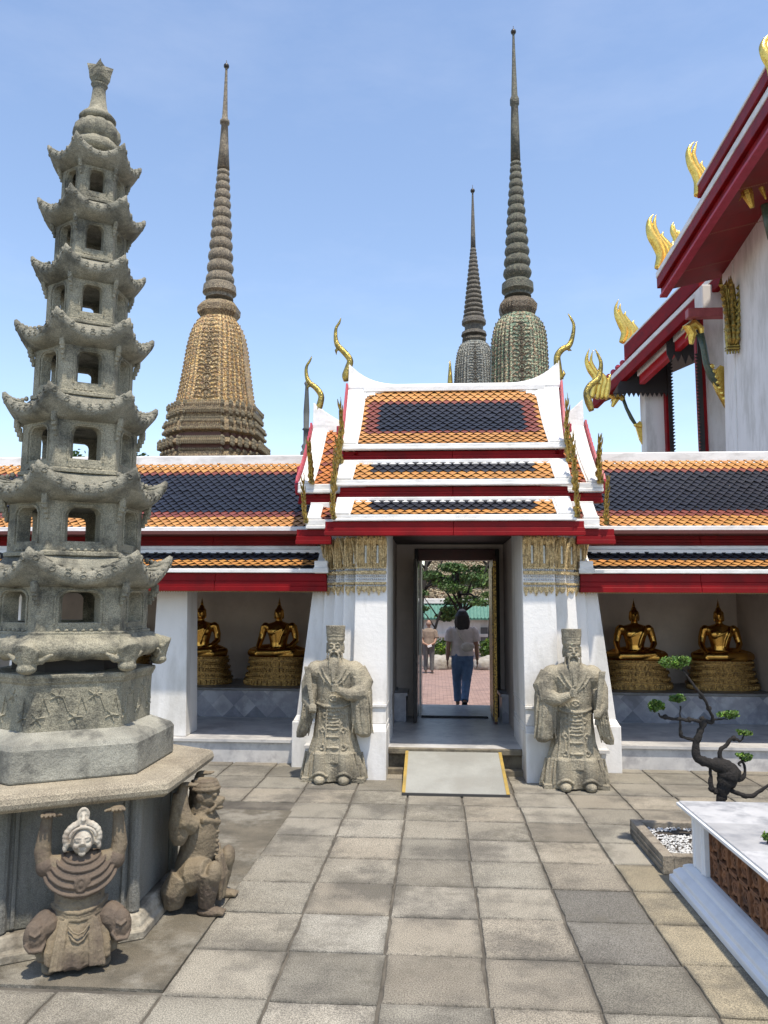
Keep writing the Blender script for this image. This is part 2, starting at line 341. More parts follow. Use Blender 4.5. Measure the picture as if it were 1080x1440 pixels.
# the open leaf on the right, swung inwards
dl=thing('door_leaf','open door leaf with gold lacquer pattern on its dark red face','door',(ox1+.1,DY,FZ))
lm=mat('gold on dark lacquer',(.55,.36,.08),(.05,.02,.012),scale=38,rough=.35,metal=.5,bump=.3,bscale=60,detail=2)
mb=MB(); mb.box(ox1+.035,ox1+.075,10.25,DY-.055,FZ+.02,oz-.02); mb.build('leaf_board',dr,dl,bevel=.004)
mb=MB(); mb.box(ox1+.024,ox1+.034,10.30,DY-.1,FZ+.10,oz-.12); mb.build('gold_panel',lm,dl,bevel=.003)
mb=MB(); mb.box(ox1+.036,ox1+.074,10.235,10.249,FZ+.05,oz-.05); mb.build('edge_panel',lm,dl)
dl2=thing('door_leaf','narrow view of the folded left door leaf of dark timber','door',(ox0-.1,DY,FZ))
mb=MB(); mb.box(ox0-.085,ox0-.045,10.25,DY-.055,FZ+.02,oz-.02); mb.build('leaf_board',dark(),dl2,bevel=.004)
mb=MB(); mb.box(ox0-.044,ox0-.034,10.30,DY-.1,FZ+.10,oz-.12); mb.build('gold_panel',mat('grey worn lacquer',(.25,.23,.21),(.12,.11,.1),scale=12,rough=.4),dl2,bevel=.003)
mb=MB(); mb.hexa([(ox0+.005,10.82,FZ+.004),(ox1-.005,10.82,FZ+.004),(ox1-.005,13.4,.06),(ox0+.005,13.4,.06)],[(ox0+.005,10.82,FZ+.02),(ox1-.005,10.82,FZ+.02),(ox1-.005,13.4,.08),(ox0+.005,13.4,.08)])
tag(mb.build('rubber_mat',mat('dark grey rubber mat',(.05,.05,.052),(.035,.035,.037),scale=8,rough=.95,spec=.15,bump=.2),loc=(.2,11.5,FZ)),'dark grey rubber mat sloping through the doorway','mat')
# ceilings (inside roofs)
# ---------------------------------------------------------------- columns
def column(x0,x1,label,y0=9.1,y1=9.54,zt=2.35,top_in=.055):
    t=thing('gallery_column',label,'column',((x0+x1)/2,(y0+y1)/2,FZ),group='white square columns of the gallery')
    mb=MB(); mb.box(x0,x1,y0,y1,FZ+.002,zt,top_in,top_in*.5); mb.build('shaft',white(),t,bevel=.006)
    return t
column(-3.385,-2.925,'white square column standing just right of the stone pagoda')
column(-5.15,-4.70,'white square column seen only through the openings of the stone pagoda')
column(-7.0,-6.55,'white square column hidden far left behind the pagoda')
# ---------------------------------------------------------------- gate piers
NAVY=(.011,.015,.028); ORG=(.52,.245,.072); DRED=(.20,.055,.04)
def pier(cx,s,label):
    "s=+1: inner face towards +x (left pier); redented steps outwards"
    t=thing('gate_pier',label,'pier',(cx,8.6,0),group='white battered gate piers')
    def seg(xa,xb,yf,yb,parent,base=True):
        # xa inner edge, xb outer edge (metres out from the inner edge of the gateway)
        pass
    inner=cx
    X=lambda d: inner-s*d
    def bx(mb,d0,d1,y0,y1,z0,z1,t0=0,t1=0,ty=0):
        a,b=X(d0),X(d1); a2,b2=X(d0+t0),X(d1-t1)
        if a>b: a,b,a2,b2=b,a,b2,a2
        mb.frus((a,b,y0,y1),z0,(a2,b2,y0+ty,y1),z1)
    yb=9.5
    mb=MB()
    bx(mb,-.00,.56,8.25,yb,-.02,.50); bx(mb,.562,1.10,8.80,yb,-.02,.50)
    mb.build('base_block',white(),t,bevel=.012,seg=2)
    mb=MB()
    bx(mb,.004,.545,8.26,yb-.003,.501,.56,0,.03,.05); bx(mb,.008,.50,8.31,yb-.006,.56,.73,0,.01,.012); bx(mb,.002,.52,8.30,yb-.004,.73,.765,0,.0,0)
    bx(mb,.562,1.09,8.81,yb-.005,.501,.56,0,.03,.04)
    mb.build('base_moulding',white(),t,bevel=.008,seg=2)
    mb=MB()
    bx(mb,.003,.37,8.33,yb,.765,2.66,0,.03,.05)
    bx(mb,.02,.52,8.44,yb-.01,.76,2.655,0,.05,.05)
    bx(mb,.04,.66,8.58,yb-.02,.755,2.62,0,.09,.05)
    bx(mb,.05,.80,8.80,yb-.025,.56,2.60,0,.07,.03)
    bx(mb,.06,1.06,8.86,yb-.03,.55,2.05,0,.17,.03)
    mb.build('shaft',white(),t,bevel=.006)
    # gilded capital that follows the redents
    steps=[(.012,.335,8.33),(.345,.475,8.44),(.485,.60,8.58),(.61,.742,8.78)]
    fr=[]; 
    mbG=MB(); mbW=MB()
    def fb(mb,xa,xb,ya,yb_,z0,z1):
        if xa>xb: xa,xb=xb,xa
        mb.box(xa,xb,ya,yb_,z0,z1)
    zt=2.545; zb=2.03
    for d0,d1,y in steps:
        xa,xb=X(d0),X(d1); lo,hi=min(xa,xb),max(xa,xb)
        batt=.05*(2.3-.765)/1.9; yy=y+batt
        side=X(d1)
        fb(mbG,lo,hi,yy-.02,yy+.12,2.27,2.285); 
        for (z0,z1,p) in ((2.215,2.24,.045),(2.12,2.14,.04),(2.262,2.275,.03)):
            fb(mbG,lo-(.012 if s>0 else 0),hi+(.012 if s<0 else 0),yy-p,yy+.12,z0,z1)
        n=max(1,round((hi-lo)/.047))
        for zz in (2.253,2.195,2.165,2.105):
            for i in range(n*2): 
                mbW.ell((lo+(i+.5)*(hi-lo)/(2*n),yy-.028,zz),(.008,.008,.010),6,4)
        n=max(1,round((hi-lo)/.055))
        for i in range(n):   # hanging leaf tips
            w_=(hi-lo)/n; c=lo+(i+.5)*w_; L=.085 if i%2==0 else .06
            mbG.loft([[(c-w_*.5,yy-.03,zb+.075),(c+w_*.5,yy-.03,zb+.075),(c+w_*.5,yy+.004,zb+.075),(c-w_*.5,yy+.004,zb+.075)],
                      [(c-w_*.46,yy-.034,zb+.04),(c+w_*.46,yy-.034,zb+.04),(c+w_*.46,yy-.002,zb+.04),(c-w_*.46,yy-.002,zb+.04)],
                      [(c-.004,yy-.03,zb+.075-L),(c+.004,yy-.03,zb+.075-L),(c+.004,yy-.006,zb+.075-L),(c-.004,yy-.006,zb+.075-L)]])
        n=max(1,round((hi-lo)/.070)); w_=(hi-lo)/n
        for i in range(n):   # tall lotus petals with mirror glass
            c=lo+(i+.5)*w_
            for q in (-1,1):
                mbG.tube([(c+q*w_*.40,yy-.022,2.275),(c+q*w_*.42,yy-.045,2.38),(c+q*w_*.44,yy-.06,2.47),(c+q*w_*.36,yy-.085,2.525),(c+q*w_*.2,yy-.1,2.55)],[.010,.015,.016,.018,.006],6)
            mbG.tube([(c,yy-.05,2.49),(c,yy-.075,2.52),(c,yy-.095,2.565)],[.02,.02,.004],6)
            mbW.box(c-w_*.15,c+w_*.15,yy-.02,yy-.008,2.31,2.47) if i%2 else mbG.tube([(c,yy-.03,2.28),(c,yy-.045,2.38),(c,yy-.05,2.50)],[.012,.017,.012],6)
            mbG.box(c-w_*.36,c+w_*.36,yy-.015,yy-.004,2.28,2.50)
        # side return
        for k in range(2 if d1<.4 else 3):
            yk=yy+.02+.045*k; sx=side
            mbG.tube([(sx-s*.012,yk,2.275),(sx-s*.025,yk,2.40),(sx-s*.05,yk,2.5),(sx-s*.075,yk,2.55)],[.012,.016,.017,.004],6)
            mbG.loft([[(sx,yk-.022,zb+.075),(sx-s*.03,yk-.022,zb+.075),(sx-s*.03,yk+.022,zb+.075),(sx,yk+.022,zb+.075)],[(sx,yk-.003,zb-.005),(sx-s*.02,yk-.003,zb-.005),(sx-s*.02,yk+.003,zb-.005),(sx,yk+.003,zb-.005)]])
        for (z0,z1,p) in ((2.215,2.24,.04),(2.12,2.14,.035),(2.262,2.275,.03)):
            fb(mbG,side-s*p,side-s*.001,yy-.01,yy+.14,z0,z1)
    for q_ in (mbG,mbW): q_.v=[(v[0],v[1],2.565-(2.565-v[2])*1.2) for v in q_.v]
    cap=mbG.build('capital',mat('antique gold mosaic',(.88,.68,.36),(.42,.29,.13),scale=55,rough=.4,metal=.4,bump=.7,bscale=90,stain=(.07,.05,.03),stscale=26,stamt=.55),t,smooth=False)
    mbW.build('mirror_inlay',mat('pale mirror inlay',(.55,.56,.56),(.4,.4,.38),scale=40,rough=.25,metal=.3),cap)
    return t
pier(-.514,1,'white battered pier with gilded capital on the left of the gateway')
pier(.932,-1,'white battered pier with gilded capital on the right of the gateway')
# ================================================================ ROOFS
def tiles(mb,x0,x1,prof,col,w=.103,h=.066,mask=None):
    "lozenge tiles on the slope whose eave-to-ridge section is prof [(y,z),...]"
    L=[0]
    for a,b in zip(prof,prof[1:]): L.append(L[-1]+math.dist(a,b))
    def pt(s):
        s=max(0,min(L[-1],s))
        for k in range(len(L)-1):
            if s<=L[k+1] or k==len(L)-2:
                u=(s-L[k])/(L[k+1]-L[k]); a,b=prof[k],prof[k+1]
                d=((b[0]-a[0])/(L[k+1]-L[k]),(b[1]-a[1])/(L[k+1]-L[k]))
                return a[0]+(b[0]-a[0])*u,a[1]+(b[1]-a[1])*u,-d[1],d[0]
    nrow=int(L[-1]/h); nc=round((x1-x0)/w); w=(x1-x0)/nc
    for i in range(nrow+1):
        for j in range(nc+(i%2)):
            cx=x0+(j+.5)*w-(w/2 if i%2 else 0); s=(i+.5)*h
            if mask and not mask(cx,s/L[-1]): continue
            jb=rnd.uniform(.86,1.10) if rnd.random()>.03 else rnd.uniform(.55,.8); mb.col=tuple(q*jb*rnd.uniform(.97,1.03) for q in col(cx,s/L[-1],i,nrow))
            o=rnd.uniform(0,.004)+(.006 if rnd.random()<.03 else 0)
            def V(dx,ds,n):
                y,z,ny,nz=pt(s+ds); n+=o
                return (min(max(cx+dx,x0),x1),y+ny*n,z+nz*n)
            a=w*.462; t=[V(0,-h*.95,.024),V(a,0,.021),V(a*.9,h,.004),V(-a*.9,h,.004),V(-a,0,.021)]
            b=[V(0,-h*.95,.006),V(a,0,.004),V(-a,0,.004)]
            mb.add(t,[(0,1,2,3,4)]); mb.col=(.02,.016,.014); mb.add([t[0],t[1],t[4]]+b,[(3,4,1,0),(5,3,0,2)])
def slope_strip(mb,xa0,xa1,xb0,xb1,prof,th,lift=0):
    "raised band on the slope between two x-functions at eave (a) and ridge (b)"
    n=len(prof); rings=[]
    for k,(y,z) in enumerate(prof):
        u=k/(n-1); a=prof[max(k-1,0)]; b=prof[min(k+1,n-1)]; d=Vector((b[0]-a[0],b[1]-a[1])).normalized(); ny,nz=-d.y,d.x
        l=xa0+(xb0-xa0)*u; r_=xa1+(xb1-xa1)*u
        rings.append([(l,y+ny*lift,z+nz*lift),(r_,y+ny*lift,z+nz*lift),(r_,y+ny*(lift+th),z+nz*(lift+th)),(l,y+ny*(lift+th),z+nz*(lift+th))])
    mb.loft(rings)
def curve(a,b,n=8,sag=.05):
    out=[]
    for k in range(n+1):
        u=k/n; out.append((a[0]+(b[0]-a[0])*u,a[1]+(b[1]-a[1])*u-sag*math.sin(math.pi*u)))
    return out
def red_fascia(mb,x0,x1,y,z0,z1):
    "stepped lacquered fascia board, front face at y"
    h=z1-z0; n=max(1,round((x1-x0)/1.35)); w_=(x1-x0)/n
    for k in range(n):
        a=x0+k*w_+(.0012 if k else 0); b=x0+(k+1)*w_-(.0012 if k<n-1 else 0); d=rnd.uniform(0,.002)
        mb.box(a,b,y+.03+d,y+.10,z0+h*.55,z1-.001); mb.box(a-(0 if k else .004),b+(0 if k<n-1 else .004),y+.012+d,y+.101,z0+h*.28,z0+h*.55); mb.box(a-(0 if k else .008),b+(0 if k<n-1 else .008),y+d,y+.102,z0,z0+h*.28)
# --- gallery roofs
def gallery_roof(x0,x1,label,lx0,lx1):
    t=thing('gallery_roof',label,'roof',((x0+x1)/2,9.5,2.5),group='tiled gallery roofs beside the gate')
    prof=curve((9.18,2.69),(10.62,3.80),8,.07)
    mb=MB()
    def col(x,u,i,n):
        if u>.86: return ORG
        if u>.79: return DRED
        if u>.27: return NAVY
        if u>.20: return DRED
        return ORG
    tiles(mb,x0,x1,prof,col,.108,.070); mb.build('tiles',glaze(),t)
    mb=MB(); slope_strip(mb,x0,x1,x0,x1,prof,.012,-.014)
    mb.add([(x0,10.6,3.78),(x1,10.6,3.78),(x1,12.4,2.6),(x0,12.4,2.6)],[(0,1,2,3)]); mb.build('roof_deck',dark(),t)
    mb=MB(); mb.box(x0,x1,10.55,10.80,3.74,3.885); mb.box(x0,x1,10.52,10.83,3.695,3.738); mb.build('ridge_cap',whiter(),t,bevel=.012)
    mb=MB(); mb.box(x0,x1,9.12,9.24,2.672,2.735); mb.box(x0,x1,9.10,9.25,2.640,2.670); mb.build('eave_border',whiter(),t,bevel=.006)
    mb=MB(); red_fascia(mb,x0,x1,9.14,2.50,2.638); mb.build('upper_fascia',red(),t,bevel=.004)
    # lower skirt roof
    z=lambda px,py,Y: at(px,py,Y)[1]
    mb=MB(); mb.box(lx0,lx1,9.06,9.23,2.455,2.498); mb.box(lx0,lx1,9.02,9.23,2.405,2.453); mb.build('skirt_top_border',whiter(),t,bevel=.006)
    p2=curve((8.74,2.225),(9.05,2.41),3,.01)
    mb=MB()
    tiles(mb,lx0,lx1,p2,lambda x,u,i,n: NAVY if u>.52 else ORG,.108,.058); mb.build('skirt_tiles',glaze(),t)
    mb=MB(); slope_strip(mb,lx0,lx1,lx0,lx1,p2,.012,-.014); mb.box(lx0,lx1,8.76,9.2,2.1,2.19); mb.build('skirt_deck',dark(),t)
    mb=MB(); mb.box(lx0,lx1,8.69,8.745,2.165,2.212); mb.build('skirt_border',whiter(),t,bevel=.006)
    # stepped white end next to the gate
    e=lx1 if abs(lx1)<2.5 else lx0; s=-1 if e==lx1 else 1
    mb=MB(); a,b=sorted((e,e+s*.11)); slope_strip(mb,a,b,a+(.0),b,[(8.70,2.20),(8.9,2.31),(9.07,2.47)],.06,.0)
    a,b=sorted((e-s*.02,e+s*.13)); mb.box(a,b,8.665,8.78,2.16,2.30); a,b=sorted((e-s*.03,e+s*.14)); mb.box(a,b,8.655,8.79,2.163,2.225)
    mb.build('skirt_end_border',whiter(),t,bevel=.006)
    mb=MB(); red_fascia(mb,lx0-.0,lx1+.0,8.72,1.955,2.163); mb.build('fascia',red(),t,bevel=.004)
    mb=MB(); n=int((lx1-lx0)/.03)
    for i in range(n):
        c=lx0+(i+.5)*.03; mb.add([(c-.013,8.735,1.956),(c+.013,8.735,1.956),(c,8.735,1.942),(c-.013,8.745,1.956),(c+.013,8.745,1.956),(c,8.745,1.942)],[(0,1,2),(3,5,4),(0,2,5,3),(1,4,5,2)])
    mb.build('fascia_fringe',mat('tarnished gold fringe',(.35,.22,.08),rough=.5,metal=.4),t)
    mb=MB(); mb.box(lx0,lx1,8.83,12.1,2.62,2.66); mb.box(lx0,lx1,8.83,9.6,2.02,2.08); mb.box(lx0,lx1,9.59,9.63,2.02,2.62); mb.build('ceiling',mat('dark ceiling',(.10,.03,.025),rough=.8),t)
    return t
gallery_roof(PX0,-1.42,'orange and navy tiled roof of the left gallery behind the pagoda',PX0,-1.235)
gallery_roof(1.80,PX1,'orange and navy tiled roof of the right gallery',1.62,PX1)
# --- gate roof
GX=.205
g=thing('gate_roof','ornate stepped gate roof with orange and navy tiles, white borders and red fascias','roof',(GX,9,2.6))
WT=whiter()
def tier(x0,x1,prof,colf,bord,parent,top=True,w=.103,h=.066,eh=.07,nm='',xt=None):
    "one tiled tier: tiles + white picture-frame border + eave"
    (bl0,bl1,bt)=bord
    xa,xb=xt or (x0,x1)
    mb=MB(); tiles(mb,x0+bl0*.6,x1-bl0*.6,prof,colf,w,h); mb.build('tiles',glaze(),parent)
    mb=MB(); slope_strip(mb,x0,x1,xa,xb,prof,.012,-.014); mb.build('roof_deck',dark(),parent)
    mb=MB()
    slope_strip(mb,x0,x0+bl0,xa,x0+bl1,prof,.045,.0); slope_strip(mb,x1-bl0,x1,x1-bl1,xb,prof,.045,.0)
    slope_strip(mb,x0+bl0,x0+bl0+.025,x0+bl1,x0+bl1+.025,prof,.034,.0); slope_strip(mb,x1-bl0-.025,x1-bl0,x1-bl1-.025,x1-bl1,prof,.034,.0)
    y,z=prof[0]
    mb.box(x0-.01,x1+.01,y-.045,y+.02,z-.026,z+.012); mb.box(x0-.02,x1+.02,y-.06,y+.015,z-.056,z-.028)
    mb.box(x0-.008,x0+bl0+.012,y-.04,y+.05,z+.014,z+.042); mb.box(x1-bl0-.012,x1+.008,y-.04,y+.05,z+.014,z+.042)
    if top:
        y,z=prof[-1]; mb.box(x0,x1,y-.03,y+.05,z-.005,z+.04); mb.box(x0+bl1,x1-bl1,y-.045,y+.03,z-.022,z-.007)
    mb.build('white_border',WT,parent,bevel=.006)
def frame_col(x0,x1,bx,u0,u1,ru=.05,rx=.11):
    def f(x,u,i,n):
        if x0+bx<x<x1-bx and u0<u<u1: return NAVY
        if x0+bx-rx<x<x1-bx+rx and u0-ru<u<u1+ru: return DRED
        return ORG
    return f
zz=lambda py,Y,px=640: at(px,py,Y)[1]
YE=8.70; YR=9.85
zE=zz(631,YE-.06)+.056; zR=zz(547,YR)
mp=curve((YE,zE),(YR,zR),8,.07)
MX0=at(482,628,YE)[0]; MX1=at(793,628,YE)[0]
tier(MX0,MX1,mp,frame_col(MX0,MX1,.36,.26,.74,.055,.12),(.15,.145,.1),g,top=False,xt=(at(490,545,YR)[0],at(785,545,YR)[0]))
# cusped corner brackets of the top border
mb=MB()
for s,xc in ((1,MX0+.15),(-1,MX1-.15)):
    prev=None
    for k in range(9):
        u=k/9; x=xc+s*.035*k; drop=.20*(1-u)**1.1+.018*math.cos(k*2.2)
        L=Vector((mp[-1][0]-mp[-2][0],mp[-1][1]-mp[-2][1])).normalized()
        y1,z1=mp[-1]; y0,z0=y1-L.x*(drop+.03),z1-L.y*(drop+.03); ny,nz=-L.y,L.x
        a,b=sorted((x,x+s*.0355)); o=.03+.0004*k
        mb.hexa([(a,y0+ny*0,z0+nz*0),(b,y0,z0),(b,y1,z1),(a,y1,z1)],[(a,y0+ny*o,z0+nz*o),(b,y0+ny*o,z0+nz*o),(b,y1+ny*o,z1+nz*o),(a,y1+ny*o,z1+nz*o)])
mb.build('corner_bracket',WT,g)
# upswept ridge
def ridge(x0,x1,y,zb,zt,rise,wdt,parent,th=.16,half=None):
    pts=[];n=40
    for k in range(n+1):
        u=k/n; x=x0+(x1-x0)*u; d=abs(u-.5)*2 if half is None else ((1-u) if half<0 else u)
        L=abs(x1-x0)/(2 if half is None else 1); e=max(0,(d*L-(L-wdt))/wdt)
        pts.append((x,zt+rise*(.35*e**1.5+.65*e**3)))
    mb=MB(); rings=[]
    for x,z in pts: rings.append([(x,y-th*.45,zb),(x,y-th*.5,zt-.06),(x,y-.035,z-.012),(x,y,z),(x,y+.035,z-.012),(x,y+th*.5,zt-.06),(x,y+th*.45,zb)])
    mb.loft(rings); mb.build('ridge_cap',WT,parent)
    mb=MB(); mb.box(x0+.2,x1-.2,y-th*.5-.03,y,zb-.03,zb+.035); mb.box(x0+.2,x1-.2,y-th*.5-.015,y,zb+.037,zb+.052); mb.build('ridge_moulding',WT,parent,bevel=.005)
RX_0=at(491,530,YR)[0]; RX_1=at(786,530,YR)[0]
ridge(RX_0,RX_1,YR,zR-.02,zz(539,YR),zz(509,YR)-zz(539,YR),.62,g)
# tier 2 and 3
Y2a,Y2b=8.42,8.68; z2a=zz(682,Y2a-.06)+.056; z2b=zz(651,Y2b)
T2=(at(474,676,Y2a)[0],at(803,676,Y2a)[0]); p2=curve((Y2a,z2a),(Y2b,z2b),4,.01)
tier(T2[0],T2[1],p2,lambda x,u,i,n: NAVY if T2[0]+.36<x<T2[1]-.36 and u>.42 else ORG,(.15,.17,.06),g,h=.055)
Y3a,Y3b=8.18,8.42; z3a=zz(732,Y3a-.06)+.056; z3b=zz(704,Y3b)
T3=(at(470,728,Y3a)[0],at(807,728,Y3a)[0]); p3=curve((Y3a,z3a),(Y3b,z3b),4,.01)
tier(T3[0],T3[1],p3,lambda x,u,i,n: NAVY if T3[0]+.38<x<T3[1]-.38 and u>.42 else ORG,(.15,.17,.06),g,h=.055)
mb=MB(); red_fascia(mb,MX0+.0,MX1-.0,YE+.01,z2b+.044,zE-.058); mb.build('upper_fascia',red(),g,bevel=.004)
mb=MB(); red_fascia(mb,T2[0]+.03,T2[1]-.03,Y2a+.01,z3b+.044,z2a-.058); mb.build('middle_fascia',red(),g,bevel=.004)
fz0=zz(753,8.15); FX0,FX1=at(457,745,8.15)[0],at(822,745,8.15)[0]
mb=MB(); red_fascia(mb,FX0,FX1,8.13,fz0,z3a-.058); mb.build('lower_fascia',red(),g,bevel=.004)
# side sections (lower, set back) as parts
def side_sec(s):
    X=lambda l,r_,py,Y: at(l if s<0 else r_,py,Y)[0]
    ye,yr=8.86,9.90
    ze=zz(684,ye); zr=zz(602,yr)
    xo=X(420,847,680,ye); xi=MX0+.25 if s<0 else MX1-.25
    xr=X(443,829,590,yr)
    prof=curve((ye,ze),(yr,zr),8,.07); x0,x1=sorted((xo,xi))
    mb=MB(); tiles(mb,x0,x1,prof,lambda x,u,i,n:(.50,.17,.04) if rnd.random()<.8 else DRED); mb.build('side_tiles',glaze(),g)
    mb=MB(); slope_strip(mb,x0,x1,x0,x1,prof,.012,-.014); mb.build('roof_deck',dark(),g)
    mb=MB(); dx=xr-xo
    a0,a1=sorted((xo,xo-s*.15)); b0,b1=sorted((xo,xo-s*.17))
    slope_strip(mb,a0,a1,b0,b1,prof,.045); 
    a0,a1=sorted((xo-s*.15,xo-s*.175)); b0,b1=sorted((xo-s*.17,xo-s*.195)); slope_strip(mb,a0,a1,b0,b1,prof,.03)
    mb.box(x0,x1,ye-.05,ye+.03,ze-.035,ze+.03); mb.box(x0,x1,ye-.065,ye+.02,ze-.075,ze-.037)
    a0,a1=sorted((xo,xo-s*.17)); mb.box(a0,a1,ye-.045,ye+.06,ze+.032,ze+.06)
    mb.build('side_border',WT,g,bevel=.006)
    rx0,rx1=sorted((xo+(-.0),MX0-.02 if s<0 else MX1+.02))
    pts=MB(); n=16; rings=[]
    for k in range(n+1):
        u=k/n; x=xo+( (MX0+.1 if s<0 else MX1-.1)-xo)*u; z=zr+.02+ (zz(566,yr)-zr)*max(0,1-u*1.0)**1.6
        rings.append([(x,yr-.07,zr-.05),(x,yr-.035,z-.02),(x,yr,z),(x,yr+.035,z-.02),(x,yr+.07,zr-.05)])
    pts.loft(rings); pts.build('side_ridge',WT,g)
    # skirt tier
    ya,yb=8.50,8.80; za=zz(735,ya,420); zb=zz(712,yb)
    xo2=X(431,842,735,ya); xi2=(T3[0]+.1) if s<0 else (T3[1]-.1)
    x0,x1=sorted((xo2,xi2)); pr=curve((ya,za),(yb,zb),3,.01)
    mb=MB(); tiles(mb,x0,x1,pr,lambda x,u,i,n:(.42,.13,.04) if rnd.random()<.6 else DRED,h=.055); mb.build('side_skirt_tiles',glaze(),g)
    mb=MB(); slope_strip(mb,x0,x1,x0,x1,pr,.012,-.014); mb.build('roof_deck',dark(),g)
    mb=MB(); a0,a1=sorted((xo2,xo2-s*.15)); slope_strip(mb,a0,a1,a0,a1,pr,.045); mb.box(x0,x1,ya-.05,ya+.03,za-.035,za+.03); mb.box(x0,x1,ya-.065,ya+.02,za-.075,za-.037)
    mb.box(x0,x1,yb-.05,yb+.05,zb-.02,zb+.045)
    a0,a1=sorted((xo2,xo2-s*.17)); mb.box(a0,a1,ya-.045,ya+.06,za+.032,za+.06)
    mb.build('side_skirt_border',WT,g,bevel=.006)
    mb=MB(); a0,a1=sorted((xo,xi)); red_fascia(mb,a0,a1,ye+.01,zb+.047,ze-.077); mb.build('side_fascia',red(),g,bevel=.004)
    xf=X(417,864,745,8.47); a0,a1=sorted((xf,FX0+.02 if s<0 else FX1-.02)); red_fascia(mb:=MB(),a0,a1,8.45,zz(765,8.45),za-.077); mb.build('side_lower_fascia',red(),g,bevel=.004)
    return xo,prof,xo2
SL=side_sec(-1); SR=side_sec(1)
# gable ends: red saw-toothed bargeboards with purlin stubs
def barge(x,s,prof,parent,xe=None):
    xe=x if xe is None else xe
    mb=MB(); a,b=sorted((x,x+s*.045)); c_,d_=sorted((xe,xe+s*.045)); slope_strip(mb,c_,d_,a,b,prof,.13,-.10)
    n=15
    L=[Vector((xe+(x-xe)*k/(len(prof)-1)+s*.02,)+p) for k,p in enumerate(prof)]
    for k in range(n):
        u=(k+.5)/n*(len(prof)-1); i=min(int(u),len(prof)-2); p=L[i].lerp(L[i+1],u-i); d=(L[i+1]-L[i]).normalized(); nn=Vector((0,-d.z,d.y))
        c=p+nn*.06
        mb.hexa([c-d*.045+Vector((-.02,0,0)),c-d*.045+Vector((.02,0,0)),c+d*.04+Vector((.02,0,0)),c+d*.04+Vector((-.02,0,0))],
                [c+nn*.02-d*.03+Vector((-.012,0,0)),c+nn*.02-d*.03+Vector((.012,0,0)),c+nn*.055+d*.045+Vector((.012,0,0)),c+nn*.055+d*.045+Vector((-.012,0,0))])
    o=mb.build('bargeboard',pinkred(),parent)
    u=(len(prof)-1)*.62; p=L[int(u)]
    mb=MB(); a,b=sorted((p.x-s*.02,p.x+s*.09)); mb.box(a,b,p.y-.05,p.y+.05,p.z-.16,p.z-.06); mb.build('purlin_end',pinkred(),o,bevel=.006)
    # closed gable panel
    mb=MB(); q=[(x-s*.25,p_[0],p_[1]-.12) for p_ in prof]; zb_=prof[0][1]-.14; yb_=prof[-1][0]*2-prof[0][0]
    poly=[(p_[0],p_[1]-.1) for p_ in prof]+[(yb_,prof[0][1]-.1)]
    mb.prism(poly,x-s*.24,x-s*.20,'x'); mb.build('gable_panel',red(),parent)
barge(RX_0,-1,mp,g,MX0-.003); barge(RX_1,1,mp,g,MX1+.003)
barge(SL[0],-1,SL[1],g); barge(SR[0],1,SR[1],g)
# rear slope
mb=MB()
mb.add([(MX0,YR,zR),(MX1,YR,zR),(MX1,11.0,zE),(MX0,11.0,zE)],[(0,1,2,3)])
mb.add([(SL[0],9.9,SL[1][-1][1]),(SR[0],9.9,SL[1][-1][1]),(SR[0],11.3,2.9),(SL[0],11.3,2.9)],[(0,1,2,3)])
mb.box(MX0+.25,MX1-.25,8.9,9.0,2.66,zE-.1); mb.box(FX0+.1,FX1-.1,8.28,11.2,2.655,2.70)
mb.build('rear_slope_and_ceiling',dark(),g)
# ---------------------------------------------------------------- finials
def finial(nm,label,cat,pts,rad,Y,barbs=(),m=None,group=None,dy=0,seg=8,flat=.8):
    ps=[at3(x,y,Y) for x,y in pts]
    mb=MB(); dense=[];dr=[]
    for i in range(len(ps)-1):
        for k in range(4):
            u=k/4; p0=ps[max(i-1,0)];p1=ps[i];p2=ps[i+1];p3=ps[min(i+2,len(ps)-1)]
            q=.5*((2*p1)+(p2-p0)*u+(2*p0-5*p1+4*p2-p3)*u*u+(3*p1-p0-3*p2+p3)*u**3)
            dense.append(q); dr.append(rad[i]+(rad[i+1]-rad[i])*u)
    dense.append(ps[-1]); dr.append(rad[-1])
    mb.tube(dense,dr,seg,flat)
    for (x0,y0,x1,y1,r_) in barbs:
        a,b=at3(x0,y0,Y),at3(x1,y1,Y); c=a.lerp(b,.5)+Vector(((b.z-a.z)*.25,0,-(b.x-a.x)*.25)); mb.tube([a,c,b],[r_,r_*.7,.003],6,.6)
    return tag(mb.build(nm,m or gold(),loc=ps[0],smooth=True),label,cat,group)
GR='gilded finials on the gate roof'
finial('chofa_finial','tall curved gilded finial on the left end of the upper gate ridge','roof finial',[(487,536),(486.5,528),(490,517),(492,506),(483,494),(475,486),(472,476),(472.5,462),(477,454),(479.5,447)],[.035,.055,.05,.042,.04,.038,.028,.02,.016,.004],YR,[(477,489,473,499,.03),(488,530,481,526,.03)],group=GR)
finial('chofa_finial','tall curved gilded finial on the right end of the upper gate ridge','roof finial',[(789,534),(786,524),(784,512),(784,500),(791,491),(800,486),(805,474),(807,458),(803,448),(798.5,441)],[.035,.05,.05,.042,.04,.038,.028,.02,.016,.004],YR,[(799,489,804,493,.03),(790,530,792,520,.03)],group=GR)
finial('chofa_finial','curved gilded finial on the left lower side section of the gate roof','roof finial',[(447,588),(446.5,578),(450,568),(451.5,556),(444,545),(435,538),(431,528),(431,516),(436,507),(438.5,501)],[.03,.05,.046,.04,.038,.034,.026,.02,.015,.004],9.9,[(436,541,433,549,.028),(446,580,443,572,.03)],group=GR)
